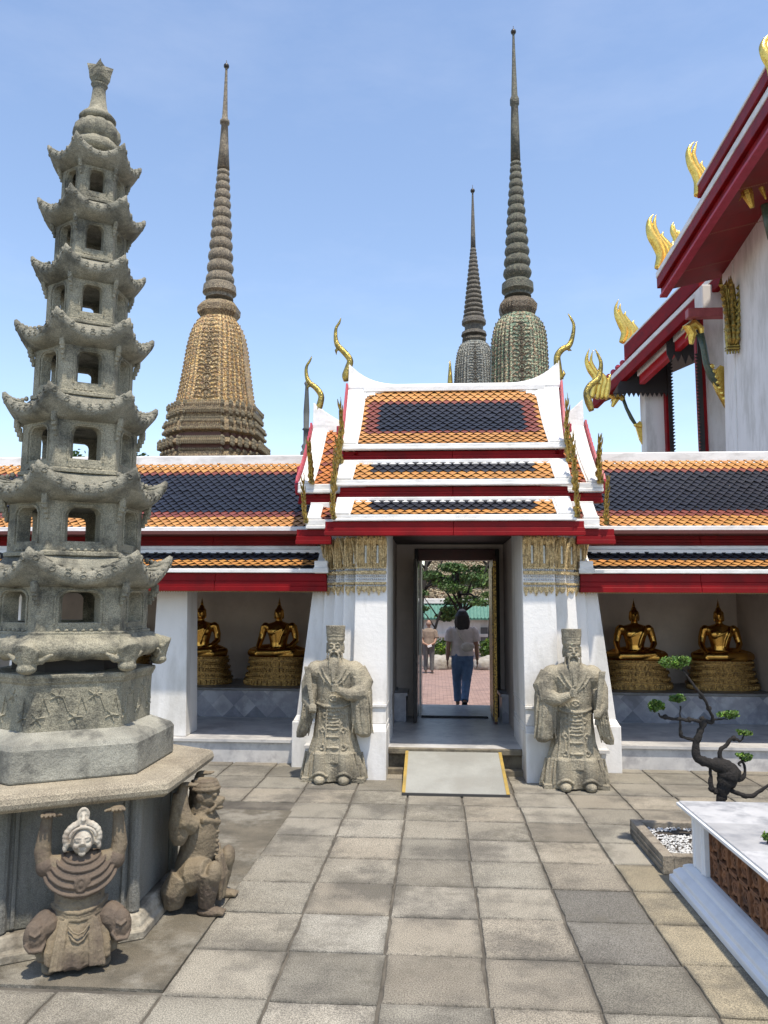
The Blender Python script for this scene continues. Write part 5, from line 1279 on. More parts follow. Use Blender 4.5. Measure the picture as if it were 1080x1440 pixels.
# ================================================================ STONE GUARDIANS
SS=statstone()
def guardian(mirror,label,px,py,tall):
    s=mirror
    mb=MB(); e=mb.ell
    def T(pts,r_,seg=10,flat=1): mb.tube([(s*p[0],p[1],p[2]) for p in pts],r_,seg,flat)
    def E(c,r_,rot=None,a=16,b=10): e((s*c[0],c[1],c[2]),r_,a,b,rot)
    NQ=72
    def robe(q,z):
        lo=max(0,1-z/.75); return 1+lo*.075*math.sin(q*14+.6*math.sin(z*6))
    prof=[(.02,.345,.20),(.10,.335,.20),(.25,.285,.185),(.45,.245,.17),(.65,.225,.16),(.85,.215,.155),(1.0,.235,.16),(1.12,.265,.165),(1.19,.25,.15),(1.235,.17,.12),(1.27,.08,.08)]
    mb.loft([[(s*(.0)+a*math.cos(q)*robe(q,z),b*math.sin(q)*robe(q,z),z) for q in [2*math.pi*k/NQ for k in range(NQ)]] for z,a,b in prof])
    # shoulders
    for d in(-1,1): E((d*.215,.0,1.12),(.13,.13,.12))
    # s side: arm raised to the beard, with huge hanging sleeve
    T([(.24,.0,1.13),(.32,-.02,1.0),(.30,-.10,.90),(.17,-.19,.905),(.07,-.22,.95)],[.125,.13,.11,.06,.038],14)
    mb.loft([[(s*(x_+a*math.cos(q)),y_+b*math.sin(q)*(1+.06*math.sin(q*9)),z) for q in [2*math.pi*k/32 for k in range(32)]] for z,x_,y_,a,b in ((.46,.355,-.05,.055,.07),(.50,.335,-.05,.10,.11),(.62,.315,-.05,.125,.125),(.78,.31,-.05,.13,.13),(.92,.31,-.04,.125,.13),(1.08,.28,-.01,.12,.13))])
    for k in range(7):
        x_=.215+.035*k; T([(x_-.02,-.16+.01*abs(k-3),.93),(x_,-.175+.012*abs(k-3),.78),(x_+.012,-.165+.012*abs(k-3),.62),(x_+.02*(k/4),-.125,.50)],[.010,.012,.011,.008],6)
    # hand at beard: palm, thumb and four fingers curled
    E((.045,-.225,.97),(.032,.028,.045))
    for k in range(4):
        zf=1.005-.020*k; T([(.065,-.225,zf-.01),(.035,-.262,zf+.004),(.005,-.262,zf-.002),(-.006,-.235,zf-.008)],[.011,.011,.010,.008],7)
    T([(.055,-.22,1.0),(.035,-.248,1.035),(.02,-.25,1.055)],[.012,.011,.008],7)
    # other arm: holding tablet, narrow sleeve falling outwards
    T([(-.23,.0,1.12),(-.30,-.01,.98),(-.30,-.09,.82),(-.24,-.19,.77)],[.115,.10,.075,.042],14)
    mb.loft([[(s*(x_+a*math.cos(q)),y_+b*math.sin(q)*(1+.08*math.sin(q*7)),z) for q in [2*math.pi*k/32 for k in range(32)]] for z,x_,y_,a,b in ((.44,-.395,-.03,.045,.05),(.50,-.365,-.04,.075,.075),(.62,-.325,-.05,.075,.09),(.75,-.30,-.06,.075,.10),(.88,-.29,-.04,.085,.11),(1.0,-.27,-.01,.09,.11))])
    for k in range(5):
        x_=-.225-.028*k; T([(x_,-.16,.80),(x_-.02,-.155,.66),(x_-.05,-.115,.53),(x_-.07,-.075,.46)],[.008,.011,.010,.007],6)
    E((-.225,-.225,.775),(.035,.026,.038))
    for k in range(4):
        x_=-.255+.022*k; T([(x_,-.235,.80),(x_+.004,-.262,.775),(x_+.006,-.262,.745),(x_+.004,-.24,.725)],[.0115,.011,.010,.008],7)
    T([(-.20,-.225,.80),(-.185,-.255,.79),(-.19,-.262,.765)],[.012,.011,.008],7)
    # tablet
    mb.hexa([(s*-.19,-.235,.66),(s*-.225,-.235,.66),(s*-.225,-.21,.66),(s*-.19,-.21,.66)],[(s*-.265,-.20,1.19),(s*-.335,-.20,1.19),(s*-.335,-.17,1.19),(s*-.265,-.17,1.19)])
    # neck and head
    T([(0,.0,1.22),(0,-.01,1.33)],[.075,.065],14)
    E((0,-.02,1.375),(.088,.10,.115),None,20,14); E((0,-.06,1.31),(.062,.055,.05))
    for d in(-1,1):
        E((d*.045,-.105,1.345),(.030,.022,.026)); E((d*.036,-.118,1.395),(.020,.010,.010))
        T([(d*.012,-.122,1.418),(d*.04,-.12,1.428),(d*.07,-.10,1.412)],[.006,.009,.005],6)
        E((d*.092,-.01,1.375),(.016,.028,.048)); T([(d*.095,-.03,1.43),(d*.098,-.03,1.32)],[.012,.012],6)
    T([(0,-.118,1.41),(0,-.14,1.375),(0,-.145,1.362)],[.010,.016,.019],8); E((-.016,-.128,1.36),(.011,.010,.009)); E((.016,-.128,1.36),(.011,.010,.009))
    E((0,-.10,1.305),(.040,.024,.012)); 
    # moustache strands and beard
    for d in(-1,1):
        T([(0,-.135,1.34),(d*.03,-.138,1.338),(d*.055,-.13,1.30),(d*.05,-.15,1.20),(d*.042,-.165,1.10)],[.008,.012,.013,.012,.005],7)
        T([(d*.085,-.06,1.33),(d*.092,-.10,1.22),(d*.10,-.145,1.10),(d*.115,-.165,.99)],[.008,.011,.010,.005],7)
    for x_ in (-.024,-.008,.008,.024): T([(x_,-.115,1.29),(x_*1.1,-.145,1.22),(x_*.7,-.17,1.12),(x_*.5,-.185,1.03)],[.012,.012,.010,.004],7)
    # hat
    hh=[(1.42,.088,.100),(1.452,.096,.108),(1.455,.103,.115),(1.50,.104,.114),(1.505,.108,.118),(1.515,.108,.118),(1.518,.103,.112),(1.60,.110,.118),(1.61,.104,.112)]
    mb.loft([[(a*math.copysign(abs(math.cos(q))**.8,math.cos(q)),-.005+b*math.copysign(abs(math.sin(q))**.8,math.sin(q)),z) for q in [2*math.pi*k/40 for k in range(40)]] for z,a,b in hh])
    for k in range(22):
        q=math.pi+math.pi*(k+.5)/22; x_,y_=.107*math.copysign(abs(math.cos(q))**.8,math.cos(q)),-.005+.116*math.copysign(abs(math.sin(q))**.8,math.sin(q))
        T([(s*x_,y_,1.525),(s*x_*1.02,y_*1.02,1.618)],[.0045,.0055],5)
    # belt, collar, medallion reliefs and apron
    def front(x_,z):  # y of the robe front
        for (z0,a0,b0),(z1,a1,b1) in zip(prof,prof[1:]):
            if z0<=z<=z1:
                u=(z-z0)/(z1-z0); a=a0+(a1-a0)*u; b=b0+(b1-b0)*u
                return -b*math.sqrt(max(.05,1-(x_/a)**2))
        return -.15
    def rel(pts,r_,seg=6): mb.tube([(s*x_,front(x_,z)-.006,z) for x_,z in pts],r_*1.35,seg)
    rel([(-.20,.80),(-.1,.775),(0,.77),(.1,.775),(.19,.80)],.013); rel([(-.20,.755),(0,.725),(.19,.755)],.009)
    for d in(-1,1):
        rel([(d*.02,.99),(d*.09,1.08),(d*.14,1.17)],.009); rel([(d*.0,.96),(d*.12,1.05),(d*.18,1.13)],.006)
        for cz,cx_,r_ in ((.75,.05,.028),(.68,.10,.03),(.60,.07,.035),(.53,.12,.03),(.36,.12,.035)):
            rel([(d*(cx_+r_*math.cos(t)*(1-t/14)),cz+r_*math.sin(t)*(1-t/14)) for t in [q*.6 for q in range(14)]],.0055,5)
        rel([(d*.075,.74),(d*.08,.5),(d*.085,.32)],.007); rel([(d*.16,.70),(d*.175,.45),(d*.19,.28)],.007)
        rel([(d*.12,.5),(d*.12,.38)],.006)
    rel([(.045*math.cos(t),.86+.028*math.sin(t)) for t in [q*math.pi/6 for q in range(13)]],.007); E((0,front(0,.86)-.004,.86),(.022,.014,.016))
    for k in range(5): rel([(-.06,.69-.035*k),(0,.68-.035*k+.01*(k%2)),(.06,.69-.035*k)],.006)
    for z in (.47,.36,.30): rel([(-.065,z),(0,z),(.065,z)],.007)
    for k in range(6): rel([(-.05+.02*k,.295),(-.05+.02*k,.215)],.006)
    rel([(-.065,.21),(.065,.21)],.006)
    # lower tabs over the shoes
    for d in(-1,1):
        mb.loft([[(s*(d*.125+a*math.cos(q)),-.165+b*math.sin(q),z) for q in [2*math.pi*k/20 for k in range(20)]] for z,a,b in ((.05,.085,.075),(.12,.078,.07),(.30,.066,.055),(.32,.05,.04))])
        T([(d*.125-.08,-.22,.075),(d*.125-.04,-.245,.11),(d*.125,-.25,.122),(d*.125+.04,-.245,.11),(d*.125+.08,-.22,.075)],[.014]*5,8)
        E((d*.125,-.215,.045),(.060,.085,.05)); 
        for k in range(4): rel([(d*(.205+.03*k),.30),(d*(.225+.033*k),.16),(d*(.235+.035*k),.05)],.010)
    mb.box(-.33,.33,-.15,.19,.0,.05)
    mb.v=[(v[0]*(.92 if v[2]>.42 else 1-.08*max(0,(v[2]-.3)/.12)),v[1],v[2]) for v in mb.v]
    sc_=tall/1.62
    x,y=gr(px,py)
    for i,v in enumerate(mb.v): mb.v[i]=(v[0]*sc_+x,v[1]*sc_+y,v[2]*sc_-.004)
    o=sculpt(mb,'guardian_statue',SS,.0052,loc=(x,y,0),smooth=0,disp=.0018,dscale=55)
    return tag(o,label,'statue','carved stone guardian figures by the gate')
guardian(1,'carved stone bearded guardian left of the ramp, holding a tablet on the left side',470,1096,1.60)
guardian(-1,'carved stone bearded guardian right of the ramp, holding a tablet on the right side',808,1106,1.585)
for px,py,nm in ((458,1100,'dark stained patch of paving under the left guardian'),(800,1108,'')): pass
# ================================================================ FIGURES HOLDING UP THE SLAB
def world(mb,loc,rz,sc_=1):
    M=Matrix.Translation(loc)@Matrix.Rotation(rz,4,'Z')
    mb.v=[tuple(M@(Vector(v)*sc_)) for v in mb.v]
BS=brownstone()
lf=mat('brown stone figure',(.225,.18,.115),(.15,.118,.078),scale=5,rough=.8,bump=.45,bscale=55,speck=.15,stain=(.075,.052,.04),stscale=3.0,stamt=.75)
lady=thing('caryatid_statue','kneeling brown stone woman with pale face and crown lifting the pagoda slab','statue',(-1.83,4.02,0))
LM=(-1.845,4.08,0); LR=R(26)
lf2=mat('pale whitewashed stone',(.50,.46,.38),(.36,.32,.26),scale=9,rough=.8,bump=.35,bscale=60,stain=(.16,.11,.08),stscale=6,stamt=.6)
mb=MB()
def T(pts,r_,seg=12,flat=1): mb.tube(pts,r_,seg,flat)
def E(c,r_,rot=None): mb.ell(c,r_,18,12,rot)
# torso (z up; faces -y)
mb.loft([[(a*math.cos(q),b*math.sin(q)+o,z) for q in [2*math.pi*k/36 for k in range(36)]] for z,a,b,o in ((.20,.14,.11,0),(.27,.122,.10,-.01),(.31,.120,.10,-.02),(.36,.122,.095,-.01),(.42,.12,.085,0),(.47,.11,.08,0),(.50,.08,.07,0),(.53,.035,.04,0))])
E((0,-.03,.30),(.105,.085,.065))
T([(-.10,-.075,.335),(-.05,-.10,.325),(-.01,-.105,.335)],[.006]*3,6); T([(.03,-.105,.345),(.07,-.09,.335),(.10,-.07,.345)],[.006]*3,6)
NQ=72
mb.loft([[((a*math.cos(q))*(1+w_*math.sin(q*15)),(b*math.sin(q)+o)*(1+w_*math.sin(q*15)),z+(.018*math.cos(q*15)*.3+.03*math.cos(q)**2 if z<.07 else 0)) for q in [2*math.pi*k/NQ for k in range(NQ)]] for z,a,b,o,w_ in ((.035,.165,.120,-.055,.05),(.05,.190,.130,-.055,.055),(.12,.198,.130,-.045,.04),(.20,.178,.118,-.025,.02),(.275,.130,.102,-.01,0))])
for z,r_ in ((.300,.011),(.282,.008),(.266,.010)):
    T([(-.13,-.02,z+.012),(-.10,-.075,z),(-.05,-.115,z-.012),(0,-.128,z-.016),(.05,-.118,z-.010),(.10,-.08,z+.004),(.135,-.02,z+.02)],[r_]*7,8)
for x_,l in ((-.085,0),(-.068,0),(-.105,0),(.072,0),(.090,0),(.108,0),(.055,0)): T([(x_*.8,-.118,.255),(x_,-.155,.16),(x_*1.15,-.180,.045)],[.006,.009,.011],6)
for w_,z in ((.05,.205),(.042,.165),(.05,.115)): T([(-w_,-.145,z+.03),(-w_*.5,-.166,z+.004),(0,-.172,z-.006),(w_*.5,-.166,z+.004),(w_,-.145,z+.03)],[.006]*5,6)
# arms raised: shoulder -> elbow -> hand under the slab
for d in(-1,1):
    T([(d*.10,0,.49),(d*.175,.01,.50),(d*.188,.015,.56),(d*.180,.02,.66),(d*.172,.02,.735)],[.050,.052,.042,.032,.026])
    E((d*.17,.01,.745),(.036,.042,.016))
    for k in range(4): T([(d*.17-.024+.016*k,.0,.745),(d*.17-.028+.019*k,-.035,.752),(d*.17-.028+.020*k,-.06,.748)],[.009,.009,.007],6)
    T([(d*.17-d*.03,.01,.74),(d*.17-d*.055,-.01,.742),(d*.17-d*.065,-.03,.745)],[.01,.009,.007],6)
T([(0,.0,.52),(0,-.01,.58)],[.038,.036])
for d in(-1,1):
    T([(d*.12,-.02,.09),(d*.125,-.02,.012)],[.042,.042]); E((d*.125,-.06,.02),(.04,.07,.022))
world(mb,LM,LR)
sculpt(mb,'robed_body',lf,.004,lady,smooth=0,disp=.0015,dscale=60)
# dark knees pushed through the skirt
for d in(-1,1):
    mb=MB(); T([(d*.10,.0,.215),(d*.160,-.06,.225),(d*.195,-.09,.215)],[.075,.072,.060]); E((d*.200,-.110,.195),(.055,.045,.082))
    T([(d*.20-.045,-.150,.18),(d*.20-.02,-.162,.145),(d*.20+.03,-.150,.14),(d*.20+.048,-.125,.17)],[.008,.010,.010,.008],7)
    T([(d*.20-.025,-.153,.225),(d*.20,-.160,.21),(d*.20+.025,-.150,.225)],[.006]*3,6)
    world(mb,LM,LR); sculpt(mb,'knee',BS,.0045,lady,smooth=1,disp=.002,dscale=50)
# ribbed shoulder cape with a knotted clasp
mb=MB()
CAP=((.055,.550,.010,.045),(.085,.540,.030,.075),(.115,.527,.050,.098),(.140,.510,.068,.115),(.160,.492,.085,.126),(.172,.468,.098,.128))
def cring(k,o=0):
    w_,z,dz,yy=CAP[k]; return [((w_+o)*math.cos(q),(yy+o)*math.sin(q)-.01,z+o*.6-dz*max(0,-math.sin(q))-.5*dz*max(0,math.sin(q))) for q in [2*math.pi*j/40 for j in range(40)]]
mb.loft([cring(k) for k in range(6)]+[[(x*.93,y*.9,z-.02) for x,y,z in cring(5)],[(x*.5,y*.5,z+.02) for x,y,z in cring(5)]])
for k in range(1,6):
    r_=cring(k,.004); T(r_+[r_[0]],.0085,7)
for d in(-1,1): E((d*.168,.0,.49),(.050,.055,.052))
T([(.022*math.cos(q),-.138,.425+.030*math.sin(q)) for q in [2*math.pi*k/12 for k in range(13)]],.012,8); E((0,-.132,.425),(.020,.02,.027)); E((.025,-.13,.43),(.022,.015,.03))
for k in range(4): T([(-.024+.016*k,-.132,.395),(-.026+.017*k,-.136,.350+.004*abs(k-1.5))],[.0085,.0075],6)
world(mb,LM,LR); sculpt(mb,'shoulder_cape',BS,.0042,lady,smooth=0,disp=.001,dscale=60)
mb=MB()
E((0,-.035,.615),(.056,.062,.072)); E((0,-.06,.585),(.036,.035,.035))
for d in(-1,1):
    E((d*.028,-.083,.597),(.018,.014,.016)); E((d*.022,-.089,.622),(.014,.008,.005)); T([(d*.008,-.095,.636),(d*.024,-.095,.641),(d*.042,-.082,.634)],[.003,.004,.003],6)
    E((d*.022,-.088,.627),(.015,.008,.007))
    E((d*.058,-.03,.61),(.010,.018,.028))
T([(0,-.092,.632),(0,-.106,.608)],[.006,.011],8); E((0,-.097,.605),(.016,.010,.008)); T([(-.018,-.088,.583),(0,-.095,.581),(.018,-.088,.583)],[.003,.006,.003],6); T([(-.013,-.09,.575),(0,-.094,.574),(.013,-.09,.575)],[.003,.005,.003],6)
E((0,-.08,.558),(.018,.018,.014))
world(mb,LM,LR); sculpt(mb,'face',lf2,.0038,lady,smooth=1)
mb=MB()
for k in range(15):
    q=math.pi*(-.12+1.24*k/14); c=(.080*math.cos(q),-.035,.625+.072*math.sin(q)); E(c,(.019,.022,.019))
    T([c,(c[0]*1.15,-.05,.625+(c[2]-.625)*1.15)],[.012,.008],6)
T([(.062*math.cos(q),-.075,.635+.050*math.sin(q)) for q in [math.pi*k/12 for k in range(13)]],.009,7)
E((0,.0,.66),(.06,.05,.05)); E((0,-.045,.70),(.028,.022,.026)); T([(0,-.05,.69),(0,-.065,.72),(0,-.05,.745)],[.012,.014,.006],7)
T([(.024*math.cos(q),-.035,.735+.034*math.sin(q)) for q in [2*math.pi*k/14 for k in range(15)]],.009,7); E((0,-.035,.735),(.015,.014,.022))
for d in(-1,1): E((d*.082,-.04,.58),(.013,.012,.02))
world(mb,LM,LR); sculpt(mb,'crown',lf2,.0045,lady,smooth=1,disp=.001,dscale=90)
# lion-faced figure on the right
lion=thing('caryatid_statue','crouching brown stone beast in profile holding up the right side of the slab','statue',(-1.42,4.86,0))
mb=MB(); LL=(-1.46,4.86,0); LRr=R(90)   # faces +x
mb.loft([[(a*math.cos(q),b*math.sin(q)+o,z) for q in [2*math.pi*k/32 for k in range(32)]] for z,a,b,o in ((.16,.13,.12,.03),(.25,.135,.115,.02),(.34,.125,.11,.0),(.43,.13,.105,-.01),(.50,.12,.095,-.015),(.56,.07,.07,-.02))])
for d in(-1,1):
    T([(d*.07,.04,.17),(d*.13,-.03,.23),(d*.155,-.11,.25)],[.10,.095,.075]); T([(d*.155,-.11,.25),(d*.15,-.11,.14),(d*.145,-.10,.05)],[.078,.062,.045])
    E((d*.155,-.145,.235),(.07,.045,.075)); E((d*.145,-.13,.022),(.045,.085,.028)); 
    for k in range(3): T([(d*.145-.025+.025*k,-.18,.025),(d*.145-.028+.028*k,-.215,.018)],[.015,.011],6)
    T([(d*.12,.05,.20),(d*.14,.10,.12),(d*.13,.10,.04)],[.09,.08,.06])
    # raised arms with wide sleeves back to the slab
    T([(d*.12,.0,.50),(d*.17,.04,.54),(d*.17,.06,.62),(d*.165,.06,.70),(d*.16,.05,.745)],[.06,.058,.045,.034,.026])
    mb.loft([[(d*.17+a*math.cos(q),.07+b*math.sin(q),z) for q in [2*math.pi*k/20 for k in range(20)]] for z,a,b in ((.40,.02,.03),(.44,.035,.055),(.52,.048,.065),(.60,.045,.055),(.70,.035,.04))])
    E((d*.16,.03,.748),(.03,.045,.014))
    for k in range(4): T([(d*.16-.022+.015*k,.0,.748),(d*.16-.026+.018*k,-.035,.75)],[.008,.007],6)
    T([(d*.03,-.13,.30),(d*.04,-.16,.18),(d*.045,-.15,.05)],[.02,.024,.018],7); T([(d*.012,-.135,.30),(d*.012,-.17,.18),(d*.014,-.165,.05)],[.012,.014,.012],7)
for k in range(9): E((.0,-.115-.006*(k%2),.52-.028*k),(.014,.012,.010)); 
T([(-.115,-.05,.53),(0,-.12,.49),(.115,-.05,.53)],[.018,.02,.018],8)
# head with muzzle, brow, ears and cap
T([(0,.0,.52),(0,-.03,.60)],[.07,.068]); E((0,-.035,.64),(.072,.080,.075)); E((0,-.105,.615),(.045,.045,.036)); E((0,-.14,.628),(.025,.018,.018)); E((0,-.115,.582),(.036,.036,.016))
for d in(-1,1):
    E((d*.034,-.10,.662),(.020,.018,.016)); T([(d*.012,-.11,.682),(d*.04,-.10,.692),(d*.065,-.07,.678)],[.010,.013,.008],7); E((d*.072,-.02,.655),(.015,.024,.03)); T([(d*.05,-.12,.60),(d*.062,-.09,.575),(d*.055,-.05,.555)],[.012,.014,.01],7)
for k in range(3): T([(.080*math.cos(q)*(1-.12*k),-.03+.088*math.sin(q)*(1-.12*k),.695+.02*k) for q in [2*math.pi*j/20 for j in range(21)]],.012,7)
E((0,-.03,.715),(.055,.062,.03))
world(mb,LL,LRr,1.0)
sculpt(mb,'beast_body',lf,.0055,lion,smooth=1,disp=.002,dscale=60)
# third carrier on the far left face, mostly outside the frame
# ================================================================ PEOPLE
def cloth(n,c,c2=None,**k): return mat(n,c,c2 or tuple(x*.8 for x in c),scale=14,rough=.9,bump=.25,bscale=25,**k)
skin=mat('skin',(.34,.19,.125),(.30,.165,.105),scale=8,rough=.55)
def person(label,loc,hgt,shirt,pants,hair,ponytail,walk,hands_back,group,bagcol=None,bald=False):
    t=thing('person',label,'person',loc,group); k=hgt/1.62; X,Y,Z=loc
    def W(mb): mb.v=[(v[0]*k+X,v[1]*k+Y,v[2]*k+Z) for v in mb.v]
    # walking away (+y is forward). left foot forward, right foot behind on its toes
    fl=(-.075,.16,.07) if walk else (-.10,.02,.07); fr_=(.02,-.28,.13) if walk else (.10,.0,.07)
    kn_l=(-.085,.16,.46) if walk else (-.095,.03,.47); kn_r=(.06,.0,.44) if walk else (.095,.02,.47)
    def arms(mb,off=0,upto=9):
        for d in(-1,1):
            if hands_back: pts=[(d*.185,.0,1.29),(d*.235,-.02,1.08),(d*.17,-.12,.92),(d*.03,-.175,.86)]
            else: pts=[(d*.185,.0,1.30),(d*.225,-.02,1.06),(d*.24,.02*d,.90),(d*.245,.04*d,.80)]
            mb.tube(pts[:upto],[r_+off for r_ in [.050,.042,.034,.026]][:upto],10)
    mb=MB()
    mb.tube([(0,0,1.30),(0,.01,1.42)],[.058,.052],12); mb.ell((0,.02,1.51),(.074,.092,.108),18,12)
    mb.ell((0,.10,1.50),(.012,.016,.022),8,6); mb.ell((0,.075,1.44),(.04,.03,.03),10,8)
    for d in(-1,1): mb.ell((d*.076,.01,1.50),(.012,.02,.03),8,6)
    mb.loft([[(a*math.cos(q),b*math.sin(q),z) for q in [2*math.pi*j/24 for j in range(24)]] for z,a,b in ((.84,.15,.105),(.95,.145,.10),(1.05,.125,.09),(1.2,.16,.10),(1.30,.165,.09),(1.35,.08,.06))])
    arms(mb)
    mb.tube([(-.08,.0,.88),kn_l,fl],[.080,.050,.032],12); mb.tube([(.08,.0,.88),kn_r,fr_],[.080,.050,.032],12)
    for (fx,fy,fz),toe in ((fl,0),(fr_,walk)):
        if toe: mb.tube([(fx,fy,fz),(fx,fy+.03,fz-.05),(fx,fy+.10,.02)],[.034,.036,.025],8)
        else: mb.tube([(fx,fy-.03,.03),(fx,fy+.07,.03),(fx,fy+.17,.02)],[.034,.036,.02],8,1,None)
    for d in(-1,1):   # hands with fingers
        h=(d*.245,.04*d,.80) if not hands_back else (d*.03,-.175,.86)
        if hands_back:
            mb.ell((d*.0,-.19,.845),(.045,.022,.03),10,8)
            for q in range(4): mb.tube([(d*.01,-.205,.865-.014*q),(-d*.04,-.205,.860-.014*q),(-d*.06,-.195,.856-.013*q)],[.009,.009,.007],6)
            mb.tube([(d*.01,-.19,.87),(-d*.01,-.2,.895)],[.010,.008],6)
        else:
            mb.ell((h[0],h[1],h[2]-.045),(.018,.034,.05),10,8)
            for q in range(4): mb.tube([(h[0],h[1]-.026+.017*q,h[2]-.08),(h[0]-d*.006,h[1]-.028+.018*q,h[2]-.115),(h[0]-d*.018,h[1]-.026+.018*q,h[2]-.142+.006*abs(q-1.5))],[.0095,.009,.007],6)
            mb.tube([(h[0],h[1]+.03,h[2]-.03),(h[0]-d*.006,h[1]+.05,h[2]-.06),(h[0]-d*.01,h[1]+.052,h[2]-.085)],[.011,.010,.008],6)
    W(mb); body=sculpt(mb,'body',skin,.009*k,t,smooth=1)
    mb=MB()
    mb.loft([[(a*math.cos(q)*(1+.02*math.sin(q*9+z*5)),b*math.sin(q)*(1+.03*math.sin(q*7+z*9)),z) for q in [2*math.pi*j/40 for j in range(40)]] for z,a,b in ((.87,.195,.135),(.90,.195,.135),(1.02,.175,.12),(1.15,.185,.12),(1.27,.195,.115),(1.335,.15,.09),(1.375,.075,.065))])
    for d in(-1,1):
        e_=(d*.235,-.01,1.10) if not hands_back else (d*.235,-.02,1.08)
        mb.tube([(d*.15,0,1.30),(d*.20,0,1.26),e_],[.066,.070,.072],12)
    W(mb); shirt_o=sculpt(mb,'shirt',shirt,.009*k,t,smooth=2,disp=.003,dscale=14)
    mb=MB()
    mb.loft([[(a*math.cos(q),b*math.sin(q),z) for q in [2*math.pi*j/28 for j in range(28)]] for z,a,b in ((.78,.155,.11),(.86,.165,.12),(.95,.155,.11))])
    for side,kn,ft in ((-1,kn_l,fl),(1,kn_r,fr_)):
        an=Vector(ft).lerp(Vector(kn),.12 if walk else .02)
        mb.tube([(side*.08,.0,.88),(side*.085,.02,.70),kn,tuple(Vector(kn).lerp(an,.5)),tuple(an)],[.105,.098,.076,.066,.060],14)
        mb.ell((side*.070,-.05,.87),(.082,.075,.095),12,8)
    W(mb); sculpt(mb,'trousers',pants,.009*k,t,smooth=2,disp=.0035,dscale=18)
    mb=MB()
    if not bald:
        mb.ell((0,.0,1.535),(.086,.10,.10),18,12)
        if ponytail: mb.loft([[(a*math.cos(q)*(1+.06*math.sin(q*8)),-.055+b*math.sin(q),z) for q in [2*math.pi*j/24 for j in range(24)]] for z,a,b in ((1.60,.07,.05),(1.52,.115,.08),(1.42,.13,.07),(1.32,.115,.06),(1.25,.075,.04),(1.20,.02,.02))])
    else: 
        mb.ell((0,-.012,1.50),(.078,.088,.07),16,10)
    W(mb); sculpt(mb,'hair',hair,.008*k,t,smooth=1,disp=.003,dscale=40)
    for ft,toe in ((fl,0),(fr_,walk)):
        mb=MB()
        if toe:
            c=Vector((ft[0],ft[1]-.0,ft[2])); mb.loft([[(c.x-.042,c.y-.055,.17),(c.x+.042,c.y-.055,.17),(c.x+.042,c.y-.075,.16),(c.x-.042,c.y-.075,.16)],[(c.x-.048,c.y+.05,.04),(c.x+.048,c.y+.05,.04),(c.x+.048,c.y+.03,.025),(c.x-.048,c.y+.03,.025)],[(c.x-.04,c.y+.15,.02),(c.x+.04,c.y+.15,.02),(c.x+.04,c.y+.15,.0),(c.x-.04,c.y+.15,.0)]])
            mb.tube([(c.x-.04,c.y+.04,.04),(c.x,c.y+.07,.075),(c.x+.04,c.y+.04,.04)],.01,6)
        else:
            mb.box(ft[0]-.045,ft[0]+.045,ft[1]-.085,ft[1]+.19,.0,.022); mb.tube([(ft[0]-.042,ft[1]+.08,.02),(ft[0],ft[1]+.09,.06),(ft[0]+.042,ft[1]+.08,.02)],.012,6)
        W(mb); mb.build('sandal',mat('black rubber',(.02,.02,.02),rough=.6),t,bevel=.006)
    return t,k,W
wy=12.75; wx=at(650,900,wy)[0]; wz=.115
t,k,W=person('woman with dark ponytail, pale blouse and blue jeans walking away through the doorway',(wx,wy,wz),1.60,cloth('pale beige blouse',(.68,.61,.57)),cloth('blue denim',(.12,.20,.34)),mat('black hair',(.012,.010,.010),(.025,.02,.018),scale=30,rough=.45,bump=.4,bscale=60),True,True,False,None)
mb=MB(); mb.ell((.075,-.17,1.02),(.11,.05,.075),18,10); mb.ell((.12,-.16,1.03),(.08,.05,.06),14,8); W(mb)
bag=tag(sculpt(mb,'crossbody_bag',cloth('cream bag cloth',(.62,.56,.48)),.009,loc=(wx,wy,wz),smooth=2),'small cream crossbody bag worn on the back of the woman in jeans','bag')
mb=MB(); mb.tube([(.05,-.14,1.05),(-.04,-.135,1.18),(-.085,-.10,1.30),(-.10,-.03,1.36),(-.09,.05,1.33)],.012,6,1.4); W(mb); mb.build('strap',MATS['cream bag cloth'],bag)
my=20.3; mx=at(603,900,my)[0]
t,k,W=person('man in brown shirt with hands behind his back, seen beyond the doorway',(mx,my,.004),1.36,cloth('brown shirt',(.26,.20,.15)),cloth('grey trousers',(.12,.12,.115)),mat('thin grey hair',(.22,.14,.10),(.18,.12,.09),scale=20,rough=.7),False,False,True,None,bald=True)
mb=MB(); mb.hexa([(-.02,-.235,.78),(.10,-.235,.82),(.10,-.215,.82),(-.02,-.215,.78)],[(-.05,-.24,.84),(.08,-.24,.89),(.08,-.22,.89),(-.05,-.22,.84)]); W(mb)
tag(mb.build('folded_paper',mat('white paper',(.75,.75,.73)),loc=(mx,my,.8),bevel=.004),'folded white paper held behind the back of the man in brown','paper')
# ================================================================ COURTYARD BEYOND THE DOORWAY
def brickm():
    m=mat('courtyard brick paving',(.36,.24,.20),(.28,.19,.16),scale=2,rough=.85,bump=.3)
    nt=m.node_tree; b=nt.nodes['Principled BSDF']; src=b.inputs['Base Color'].links[0].from_socket
    br=nt.nodes.new('ShaderNodeTexBrick'); tc=NN(nt,'ShaderNodeTexCoord').outputs['Object']; nt.links.new(tc,br.inputs['Vector']); br.inputs['Scale'].default_value=3.2
    br.inputs['Color1'].default_value=(1.1,1.1,1.1,1); br.inputs['Color2'].default_value=(.75,.75,.78,1); br.inputs['Mortar'].default_value=(.45,.42,.4,1); br.inputs['Mortar Size'].default_value=.02
    nt.links.new(mix(nt,1.0,src,br.outputs[0],'MULTIPLY'),b.inputs['Base Color']); return m
mb=MB(); mb.add([(-30,12.2,-.002),(30,12.2,-.002),(30,60,-.002),(-30,60,-.002)],[(0,1,2,3)]); struct(mb,'courtyard_paving',brickm())
